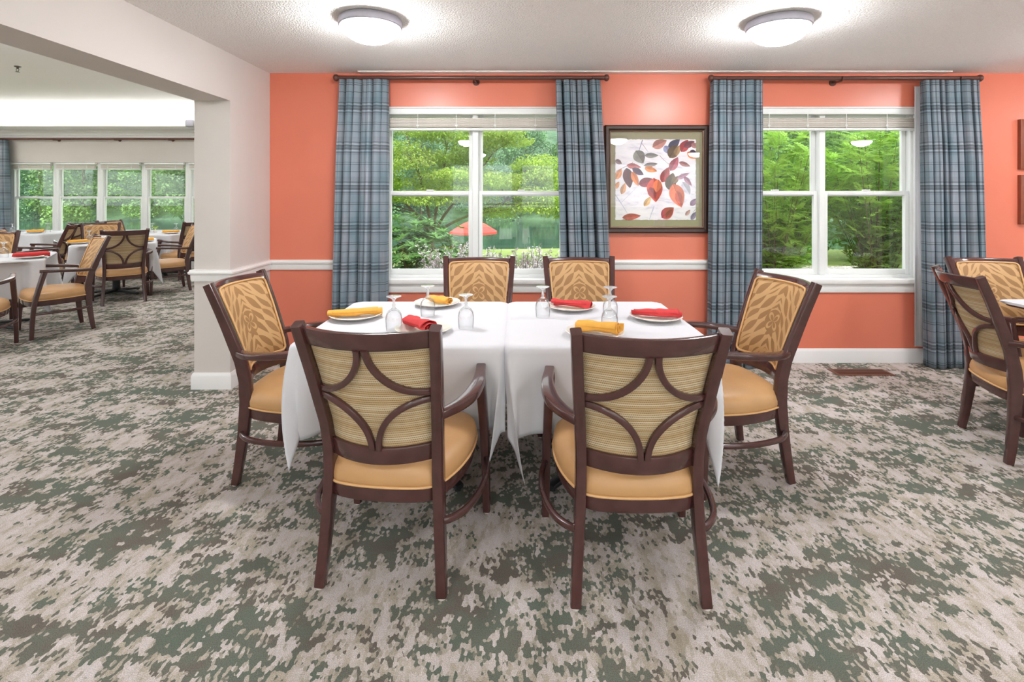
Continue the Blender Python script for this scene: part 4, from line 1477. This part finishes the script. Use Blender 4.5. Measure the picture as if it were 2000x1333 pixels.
    for (a, b, c, wd, col) in T:
        pa, pb = [], []
        for k in range(13):
            t = k / 12
            q = [(1 - t) ** 2 * a[i] + 2 * t * (1 - t) * b[i] + t * t * c[i] for i in (0, 1)]
            dx = 2 * (1 - t) * (b[0] - a[0]) + 2 * t * (c[0] - b[0])
            dy = 2 * (1 - t) * (b[1] - a[1]) + 2 * t * (c[1] - b[1])
            l = math.hypot(dx, dy)
            w2 = wd * (.5 - .3 * t)
            pa.append((min(1, max(0, q[0] - dy / l * w2)), min(1, max(0, q[1] + dx / l * w2))))
            pb.append((min(1, max(0, q[0] + dy / l * w2)), min(1, max(0, q[1] - dx / l * w2))))
        for k in range(12):
            put([pa[k], pa[k + 1], pb[k + 1], pb[k]], col, 1)
    for (a, b, ln, wd, ang, col) in L:
        lev += 1
        ln, wd = ln * 1.16, wd * 1.16
        an = math.radians(ang)
        c, s = math.cos(an), math.sin(an)
        def P(t, q):
            x, y = (t - .5) * ln, q * wd / 2
            return (min(1, max(0, a + x * c - y * s)), min(1, max(0, b + x * s + y * c)))
        w_ = lambda t: math.sin(PI * t ** .8) ** .85
        for half, sh_ in ((1, 1.0), (-1, .84)):
            poly = [P(k / 10, half * w_(k / 10)) for k in range(11)] + [P(k / 10, 0) for k in range(9, 0, -1)]
            put(poly, tuple(v * sh_ for v in col), lev)
        rib = [P(.0, .03), P(1.0, .0), P(.0, -.03)]
        put(rib, tuple(v * .6 for v in col), lev + .5)
    me = mb.mesh('leaf_print', 0)
    ca = me.color_attributes.new('Col', 'FLOAT_COLOR', 'CORNER')
    arr = []
    for p in me.polygons:
        arr += list(cols[p.index]) * p.loop_total
    ca.data.foreach_set('color', arr)
    obj('leaf_print', me, 'print', sh)
    obj('picture_glass', MB().box(-hw + fw - .002, hw - fw + .002, -.0165, -.015, -hh + fw - .002, hh - fw + .002), 'picture_glass', r, smooth=0)


framed_print()
for za, zb, lb in ((1.632, 2.045, 'upper of two red brown square wall panels at the right picture edge'), (1.170, 1.578, 'lower of two red brown square wall panels at the right picture edge')):
    r = empty('wall_panel', (4.43, YB, (za + zb) / 2))
    tag(r, lb, 'wall decoration')
    h = (zb - za) / 2
    obj('panel_board', MB().box(-.205, .205, -.03, 0, -h, h, .004), 'brown_panel', r)
    f = MB()
    loops = [[(sx * (.205 + a), y, sz * (h + a)) for a, y in ((-.004, -.001), (.003, -.001), (.003, -.030), (-.003, -.033), (-.008, -.028))] for sx, sz in ((-1, -1), (1, -1), (1, 1), (-1, 1))]
    obj('panel_edge', f.loft(loops, closed=True), 'brown_panel', r, smooth=25)

# ------------------------------------------------------------------ floor register
r = empty('floor_vent', (2.73, 4.02, 0))
tag(r, 'brown slatted floor register set in the carpet below the shrub window', 'vent')
f = MB()
loops = [[(sx * (.225 - a), sy * (.075 - a), z) for a, z in ((0, .001), (.002, .005), (.022, .006), (.024, .001))] for sx, sy in ((-1, -1), (1, -1), (1, 1), (-1, 1))]
obj('register_frame', f.loft(loops, closed=True), 'vent', r, smooth=25)
obj('register_shade_plate', MB().box(-.203, .203, -.053, .053, .0004, .0012), 'dark', r, smooth=0)  # flat dark plate painting the shade of the opening under the slats
me = MB().box(-.0035, .0035, -.0525, .0525, .0012, .0056, .001).mesh('slat')
me.materials.append(M['vent'])
for k in range(28):
    obj('slat', me, None, r, loc=(-.196 + k * .0145, 0, 0))
obj('center_bar', MB().box(-.203, .203, -.003, .003, .002, .0062, .001), 'vent', r)

# ------------------------------------------------------------------ far room fittings
r = empty('fire_sprinkler', (-6.32, 6.40, 3.05))
tag(r, 'small pendent fire sprinkler on the white far room ceiling', 'sprinkler')
obj('escutcheon', MB().lathe([(0, 0), (.038, 0), (.036, -.008), (.018, -.016), (0, -.016)], 18), 'steel', r)
obj('sprinkler_body', MB().lathe([(0, -.014), (.011, -.014), (.012, -.03), (.008, -.036), (0, -.036)], 12), 'steel', r)
f = MB()
for s in (-1, 1):
    f.tube([(s * .009, 0, -.03), (s * .018, 0, -.045), (s * .012, 0, -.064), (0, 0, -.07)], .0035, 6, (0, 1, 0))
obj('yoke', f, 'steel', r)
obj('deflector', MB().lathe([(0, -.069), (.022, -.071), (.024, -.074), (0, -.073)], 14), 'steel', r)
r = empty('wall_speaker', (-6.0, 9.35, 2.745))
tag(r, 'small grey box fixed to the ceiling ledge beside the pillar', 'speaker')
obj('housing', MB().box(-.075, .075, -.09, 0, -.065, .065, .008), 'grey_plastic', r)
obj('grille', MB().box(-.062, .062, -.096, -.089, -.052, .052, .003), 'lamp_pan', r)


# ------------------------------------------------------------------ outdoors
def np_mesh(name, V, F, mat, smooth=False):
    """V (n,3), F (m,4) quads"""
    me = bpy.data.meshes.new(name)
    V = np.asarray(V, dtype=np.float32)
    F = np.asarray(F, dtype=np.int32)
    k = F.shape[1]
    me.vertices.add(len(V))
    me.vertices.foreach_set('co', V.ravel())
    me.loops.add(F.size)
    me.loops.foreach_set('vertex_index', F.ravel())
    me.polygons.add(len(F))
    me.polygons.foreach_set('loop_start', np.arange(0, F.size, k, dtype=np.int32))
    me.polygons.foreach_set('loop_total', np.full(len(F), k, dtype=np.int32))
    me.update(calc_edges=True)
    me.validate()
    me.materials.append(M[mat])
    return me


def leaf_cards(C, D, U, ln, wd, fold=.15):
    """diamond leaves at C along D, width along U x D"""
    D = D / np.linalg.norm(D, axis=1, keepdims=True)
    S = np.cross(U, D)
    S /= np.linalg.norm(S, axis=1, keepdims=True) + 1e-9
    Nn = np.cross(D, S)
    ln = np.asarray(ln).reshape(-1, 1)
    wd = np.asarray(wd).reshape(-1, 1)
    a = C
    b = C + D * ln * .45 + S * wd * .5 + Nn * ln * fold
    c = C + D * ln
    d = C + D * ln * .45 - S * wd * .5 + Nn * ln * fold
    V = np.stack([a, b, c, d], axis=1).reshape(-1, 3)
    F = np.arange(len(V)).reshape(-1, 4)
    return V, F


def unit(rng, n):
    v = rng.normal(size=(n, 3))
    return v / np.linalg.norm(v, axis=1, keepdims=True)


# lawn sloping to the lake, far bank with a wooded hill
def terrain():
    ys = [-70, -4.4, 4.45, 6, 9, 13, 17, 18.5, 20, 22, 26]
    zs = [-.25, -.22, -.22, -.24, -.28, -.34, -.42, -.52, -1.2, -2.0, -2.6]
    P = []
    rnd = random.Random(2)
    for i in range(61):
        x = -90 + 3 * i
        P.append([(x, y + (.5 * math.sin(x * .3) if y > 17 else 0) + (0 if y < 5 else 0), z) for y, z in zip(ys, zs)])
    return MB().grid(P[::-1])


struct('ground', terrain(), 'lawn', smooth=60)
struct('patio', MB().box(-7, 11, -16, -4.4, -.3, -.16), 'patio', smooth=0)  # unseen paving added behind the house to bounce daylight onto the ceiling
struct('lake', MB().box(-160, 140, 21.5, 84, -2.5, -2.3), 'lake', smooth=0)
hp = []
for i in range(41):
    x = -170 + 8 * i
    hp.append([(x, y + 2 * math.sin(x * .11), z * (1 + .12 * math.sin(x * .07 + 1))) for y, z in ((79, -2.6), (82, -1.2), (90, 4), (104, 15), (125, 24), (150, 26))])
struct('hillside', MB().grid(hp[::-1]), 'hill', smooth=60)


def crown(seed, blobs, nleaf, size, mat, name='foliage'):
    rng = np.random.default_rng(seed)
    C = []
    w = np.array([b[3] * b[4] * b[5] for b in blobs]) ** .67
    w /= w.sum()
    for b, q in zip(blobs, w):
        n = max(8, int(nleaf * q))
        u = unit(rng, n) * (rng.uniform(.62, 1.03, (n, 1)))
        C.append(np.array(b[:3]) + u * np.array(b[3:6]))
    C = np.concatenate(C)
    n = len(C)
    D = unit(rng, n) + np.array([0, 0, -.35])
    U = unit(rng, n) * .8 + np.array([0, 0, .9])
    V, F = leaf_cards(C, D, U, rng.uniform(.7, 1.3, n) * size, rng.uniform(.5, .8, n) * size)
    return np_mesh(name, V, F, mat)


def blob_tree(seed, h, rad, low=0.0, n=16):
    rnd = random.Random(seed)
    B = []
    for k in range(n):
        t = (k + .5) / n
        z = low + (h - low) * t
        rr_ = rad * (.55 + .55 * math.sin(PI * min(1, .2 + .8 * t)) )* (1.05 - .55 * t)
        a = k * 2.4
        B.append((rr_ * .62 * math.cos(a), rr_ * .62 * math.sin(a), z, rad * rnd.uniform(.4, .6), rad * rnd.uniform(.4, .6), h / n * rnd.uniform(1.3, 2.1)))
    return B


def trunk_mb(pts, r0, r1, n=8):
    return MB().tube(cr(pts, 4), lambda t: r0 + (r1 - r0) * t, n, (0, 1, .1))


bank = []
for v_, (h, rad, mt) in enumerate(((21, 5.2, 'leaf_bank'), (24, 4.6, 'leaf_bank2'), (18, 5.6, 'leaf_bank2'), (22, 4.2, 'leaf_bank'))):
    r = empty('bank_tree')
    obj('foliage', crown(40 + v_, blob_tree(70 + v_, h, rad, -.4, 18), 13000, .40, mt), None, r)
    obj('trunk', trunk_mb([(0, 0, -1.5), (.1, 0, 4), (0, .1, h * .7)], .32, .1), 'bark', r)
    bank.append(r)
rnd = random.Random(9)
used = set()
k = 0
x = -112.0
while x < 70:
    v_ = rnd.randrange(4)
    t = bank[v_] if v_ not in used else copy_tree(bank[v_])
    used.add(v_)
    t.location = (x + rnd.uniform(-1, 1), 83 + rnd.uniform(-2, 2) + 2 * math.sin(x * .11), -1.6)
    t.rotation_euler = (0, 0, rnd.uniform(0, 6.28))
    sc = rnd.uniform(.92, 1.15)
    t.scale = (sc, sc, sc)
    tag(t, 'hazy green tree on the wooded bank across the lake', 'tree', 'trees across the lake')
    x += 8.8
for i, t in enumerate(bank):
    if i not in used:
        t.location = (90, 85, -1)
        tag(t, 'hazy green tree on the wooded bank across the lake', 'tree', 'trees across the lake')


# nearer trees beside the water, seen through the far windows
def shore_tree(x, y, z, h, rad, seed, mat, label, low=.3, n=16000, size=.19):
    r = empty('shore_tree', (x, y, z))
    tag(r, label, 'tree')
    obj('foliage', crown(seed, blob_tree(seed, h, rad, low, 20), n, size, mat), None, r)
    obj('trunk', trunk_mb([(0, 0, -.3), (.15, .05, h * .3), (-.1, 0, h * .75)], .2, .05), 'bark', r)
    return r


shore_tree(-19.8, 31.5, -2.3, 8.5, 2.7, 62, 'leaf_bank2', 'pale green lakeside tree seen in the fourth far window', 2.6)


# the light green maple outside the first window
def maple():
    r = empty('maple_tree', (-2.2, 12.6, -.34))
    r.scale = (1.34, 1.34, 1.34)
    tag(r, 'light green maple with dark thin branches outside the lake window', 'tree')
    rng = np.random.default_rng(5)
    rnd = random.Random(5)
    tr = MB()
    tr.tube(cr([(0, 0, 0), (.08, 0, .25), (.04, .03, .45), (.07, .02, .62)], 4), lambda t: .055 - .02 * t, 9, (0, 1, .1))
    obj('trunk', tr, 'bark', r)
    pads = []
    ends = [(-1.9, -.2, 2.0), (-1.3, .3, 2.75), (-.9, -.4, 3.3), (-.35, .2, 3.75), (.3, -.2, 3.5), (.8, .2, 2.95), (1.25, -.3, 2.35), (1.75, .1, 2.15), (2.15, -.1, 1.75), (2.45, -.2, 1.62), (1.3, .3, 1.55), (.7, -.5, 2.15),
            (-.7, -.6, 2.3), (-.2, -.7, 2.8), (.15, -.6, 1.9), (-1.6, .5, 1.65), (.2, .6, 2.6), (1.0, .6, 3.5), (1.9, .5, 2.8), (-1.2, -.7, 1.75), (-2.5, .1, 2.6), (-2.2, .2, 3.4), (.55, .1, 4.2), (-1.1, .2, 4.1), (1.6, -.1, 3.4), (2.3, .2, 2.3)]
    zf = lambda z: .5 + (z - .85) * .71
    ends = [(a, b, zf(c)) for a, b, c in ends]
    limbs = []
    for tgt in ((-1.5, .1, 3.0), (-.45, -.2, 3.9), (.35, .2, 3.7), (1.15, -.1, 3.0), (1.6, .1, 1.95)):
        tgt = (tgt[0], tgt[1], zf(tgt[2]))
        k1 = (.07 + tgt[0] * .18, tgt[1] * .2, .62 + (tgt[2] - .62) * .22)
        k2 = (tgt[0] * .55 + rnd.uniform(-.1, .1), tgt[1] * .6, .62 + (tgt[2] - .62) * .6)
        lp = cr([(.06, .02, .5), k1, k2, tgt], 6)
        limbs.append(lp)
        obj('limb', MB().tube(lp, lambda t: .034 - .024 * t, 7, (.1, .3, .9)), 'bark', r)
    cand = [p for lp in limbs for p in lp[4:-2]]
    for i, e in enumerate(ends):
        ev = Vector(e)
        s0 = min(cand, key=lambda p: (p - ev).length + (2.0 if p.z > e[2] - .1 else 0))
        s0 = tuple(s0)
        m1 = (s0[0] + (e[0] - s0[0]) * .33, s0[1] + (e[1] - s0[1]) * .33, s0[2] + (e[2] - s0[2]) * .42 + .06)
        m2 = (s0[0] + (e[0] - s0[0]) * .68, s0[1] + (e[1] - s0[1]) * .68, s0[2] + (e[2] - s0[2]) * .74 + .05)
        b = MB().tube(cr([s0, m1, m2, e], 5), lambda t: .014 - .011 * t, 6, (.1, .3, .9))
        for q in range(3):
            f = .45 + .18 * q
            st = [m1[k] + (e[k] - m1[k]) * f for k in range(3)]
            en = (st[0] + rnd.uniform(-.45, .45), st[1] + rnd.uniform(-.4, .4), st[2] + rnd.uniform(.05, .3))
            b.tube(cr([st, [(st[k] + en[k]) / 2 + (.04 if k == 2 else 0) for k in range(3)], en], 3), lambda t: .006 - .004 * t, 5, (.1, .3, .9))
            pads.append(en)
        obj('branch', b, 'bark', r)
        pads.append(e)
    C = []
    for p in pads:
        n = 430
        u = unit(rng, n) * rng.uniform(.1, 1, (n, 1)) ** .5
        C.append(np.array(p) + u * np.array([rnd.uniform(.40, .60), .42, rnd.uniform(.09, .16)]))
    C = np.concatenate(C)
    n = len(C)
    D = unit(rng, n) * np.array([1, 1, .3]) + np.array([0, 0, -.45])
    U = np.array([0, 0, 1.0]) + unit(rng, n) * .5
    V, F = leaf_cards(C, D, U, rng.uniform(.05, .085, n), rng.uniform(.022, .04, n))
    obj('foliage', np_mesh('foliage', V, F, 'leaf_maple'), None, r)


maple()


# rhododendron: whorls of long leaves over a rounded bush
def rhododendron(x, y, z, rx, ry, rz, n, seed, label):
    r = empty('rhododendron_bush', (x, y, z))
    tag(r, label, 'shrub')
    rng = np.random.default_rng(seed)
    Cs, Ds, Us, Ls = [], [], [], []
    for k in range(n):
        u = unit(rng, 1)[0]
        u[2] = abs(u[2]) * 1.0 if rng.random() < .75 else u[2] * .5
        s = rng.uniform(.62, 1.04)
        c = np.array([u[0] * rx, u[1] * ry, u[2] * rz]) * s + np.array([0, 0, rz * .25])
        c[2] = max(c[2], .1)
        ax = u * .7 + np.array([0, 0, .8]) + rng.normal(size=3) * .2
        ax /= np.linalg.norm(ax)
        t1 = np.cross(ax, [.3, .5, .1])
        t1 /= np.linalg.norm(t1)
        t2 = np.cross(ax, t1)
        m = 9
        for q in range(m):
            a = q * 2 * PI / m + rng.uniform(-.2, .2)
            d = t1 * math.cos(a) + t2 * math.sin(a) + ax * rng.uniform(.05, .5)
            Cs.append(c)
            Ds.append(d)
            Us.append(ax)
            Ls.append(rng.uniform(.10, .15))
    Ls = np.array(Ls)
    V, F = leaf_cards(np.array(Cs), np.array(Ds), np.array(Us), Ls, Ls * .30, .06)
    obj('foliage', np_mesh('foliage', V, F, 'leaf_rhodo'), None, r)
    st = MB()
    rnd = random.Random(seed)
    for k in range(9):
        a = k * .7
        st.tube(cr([(.08 * math.cos(a), .08 * math.sin(a), -.05), (rx * .35 * math.cos(a), ry * .35 * math.sin(a), rz * .45), (rx * .7 * math.cos(a), ry * .7 * math.sin(a), rz * .9)], 4), lambda t: .022 - .012 * t, 6, (.2, .4, .8))
    obj('stems', st, 'bark', r)
    return r


rhododendron(-1.4, 7.0, -.25, 1.0, .85, 1.12, 620, 3, 'dense dark green rhododendron bush at the bottom of the lake window')


# silvery sage plants under the lake window
def sage(x, y, z, h, n, seed, label):
    r = empty('sage_plant', (x, y, z))
    tag(r, label, 'plant', 'silvery plants under the lake window')
    rng = np.random.default_rng(seed)
    rnd = random.Random(seed)
    st = MB()
    C, C2 = [], []
    for k in range(n):
        a = rnd.uniform(0, 6.28)
        l = rnd.uniform(.05, .38)
        hh = h * rnd.uniform(.7, 1.1)
        p = [(.06 * math.cos(a), .06 * math.sin(a), 0), (l * .6 * math.cos(a), l * .6 * math.sin(a), hh * .55), (l * math.cos(a), l * math.sin(a), hh)]
        st.tube(cr(p, 3), .0028, 4, (.3, .3, .8))
        for q in range(30):
            t = rnd.uniform(.62, 1.0)
            C.append([p[1][i] + (p[2][i] - p[1][i]) * ((t - .5) * 2) + rnd.uniform(-.02, .02) for i in range(3)])
        for q in range(8):
            t = rnd.uniform(.1, 1)
            C2.append([p[0][i] + (p[1][i] - p[0][i]) * t + rnd.uniform(-.02, .02) for i in range(3)])
    obj('stems', st, 'leaf_sage', r)
    n1 = len(C)
    V, F = leaf_cards(np.array(C), unit(rng, n1), unit(rng, n1), rng.uniform(.03, .05, n1), rng.uniform(.012, .02, n1))
    obj('flower_spikes', np_mesh('flower_spikes', V, F, 'sage'), None, r)
    n2 = len(C2)
    V, F = leaf_cards(np.array(C2), unit(rng, n2), unit(rng, n2), rng.uniform(.04, .07, n2), rng.uniform(.012, .02, n2))
    obj('leaves', np_mesh('leaves', V, F, 'leaf_sage'), None, r)


for i, (x, y, h) in enumerate(((-.78, 5.75, 1.0), (-.35, 6.0, .96), (.05, 5.8, .97), (.42, 6.05, .95), (.80, 5.9, .92))):
    sage(x, y, -.23, h, 64, 30 + i, 'silvery flowering sage, %s plant from the left under the lake window' % ('first second third fourth fifth'.split()[i]))


# feathery bright shrubs outside the second window
def feathery(x, y, z, h, rad, nfr, seed, label, mat='leaf_shrub'):
    r = empty('feathery_shrub', (x, y, z))
    tag(r, label, 'shrub', 'feathery shrubs outside the right window')
    rng = np.random.default_rng(seed)
    rnd = random.Random(seed)
    st = MB()
    Cs, Ds, Us, Ls = [], [], [], []
    tips = []
    for k in range(34):
        a = rnd.uniform(0, 6.28)
        l = rad * rnd.uniform(.25, .95)
        hh = h * rnd.uniform(.6, .98)
        p = cr([(rnd.uniform(-.15, .15), rnd.uniform(-.15, .15), 0), (l * .22 * math.cos(a), l * .22 * math.sin(a), hh * .33), (l * .6 * math.cos(a), l * .6 * math.sin(a), hh * .68), (l * math.cos(a), l * math.sin(a), hh)], 5)
        st.tube(p, lambda t: .009 - .007 * t, 6, (.3, .3, .8))
        tips.append(p)
    for k in range(nfr):
        p = tips[k % len(tips)]
        f = 1 - .80 * rnd.random() ** 1.5
        i = min(len(p) - 1, int(f * (len(p) - 1)))
        o = np.array(p[i]) + rng.normal(size=3) * .05
        a = rnd.uniform(0, 6.28)
        d = np.array([math.cos(a), math.sin(a), rnd.uniform(-.15, 1.3)])
        d /= np.linalg.norm(d)
        fl = rnd.uniform(.17, .32)
        sd = np.cross(d, [0, 0, 1.0])
        sd /= np.linalg.norm(sd) + 1e-6
        up = np.cross(sd, d)
        for q in range(11):
            t = .12 + .88 * q / 10
            c = o + d * fl * t - np.array([0, 0, .25]) * fl * t * t
            for s in (-1, 1):
                Cs.append(c)
                Ds.append(sd * s + d * .55 + rng.normal(size=3) * .12)
                Us.append(up)
                Ls.append(.060 * (1.05 - .55 * t) * rnd.uniform(.8, 1.2))
    Ls = np.array(Ls)
    V, F = leaf_cards(np.array(Cs), np.array(Ds), np.array(Us), Ls, Ls * .38, .05)
    obj('stems', st, 'bark', r)
    obj('foliage', np_mesh('foliage', V, F, mat), None, r)


feathery(3.35, 6.6, -.25, 2.75, 1.15, 2300, 71, 'bright green feathery shrub in the left half of the right window')
feathery(4.75, 6.7, -.25, 2.7, 1.2, 2300, 72, 'bright green feathery shrub in the right half of the right window')
feathery(5.9, 7.2, -.25, 2.7, 1.2, 1400, 73, 'feathery shrub at the right edge of the right window', 'leaf_mid')
feathery(4.1, 8.0, -.25, 2.9, 1.3, 1600, 74, 'darker feathery shrub behind the two bright ones', 'leaf_mid')
shore_tree(5.2, 13.5, -.35, 8, 2.6, 64, 'leaf_mid', 'dense green tree behind the feathery shrubs, left of the window middle', 0.2, 20000, .14)
shore_tree(9.2, 13.5, -.35, 8.5, 2.8, 65, 'leaf_mid', 'dense green tree behind the feathery shrubs, right of the window middle', 0.2, 20000, .14)
shore_tree(13.2, 15.0, -.4, 9, 3.0, 66, 'leaf_mid', 'dense green tree behind the shrubs at the window right edge', 0.2, 20000, .15)

# coral patio umbrella by the water
r = empty('patio_umbrella', (-2.15, 25.0, -2.55))
tag(r, 'coral red patio umbrella by the lake behind the window mullion', 'umbrella')
um = MB()
n = 8
apex = (0, 0, 2.83)
rim = [(1.22 * math.cos(2 * PI * (k + .5) / n), 1.22 * math.sin(2 * PI * (k + .5) / n), 2.22) for k in range(n)]
mid = [(.62 * math.cos(2 * PI * (k + .5) / n), .62 * math.sin(2 * PI * (k + .5) / n), 2.58) for k in range(n)]
val = [(1.23 * math.cos(2 * PI * (k + .5) / n), 1.23 * math.sin(2 * PI * (k + .5) / n), 2.12) for k in range(n)]
um.add([apex] + mid + rim + val, [(0, 1 + k, 1 + (k + 1) % n) for k in range(n)] + [(1 + k, 9 + k, 9 + (k + 1) % n, 1 + (k + 1) % n) for k in range(n)] + [(9 + k, 17 + k, 17 + (k + 1) % n, 9 + (k + 1) % n) for k in range(n)])
o = obj('canopy', um, 'umbrella', r, smooth=0)
o.modifiers.new('thickness', 'SOLIDIFY').thickness = .01
obj('pole', MB().lathe([(0, 0), (.03, 0), (.03, 2.8), (.02, 2.9), (0, 2.9)], 10), 'trim', r)
obj('base', MB().lathe([(0, -.1), (.3, -.1), (.3, .03), (.1, .06), (0, .06)], 16), 'grey_plastic', r)

# foliage, twigs and flower spikes nobody could count
for o in bpy.data.objects:
    if o.parent is not None and o.name.split('.')[0] in ('foliage', 'flower_spikes', 'leaves', 'stems'):
        o['kind'] = 'stuff'
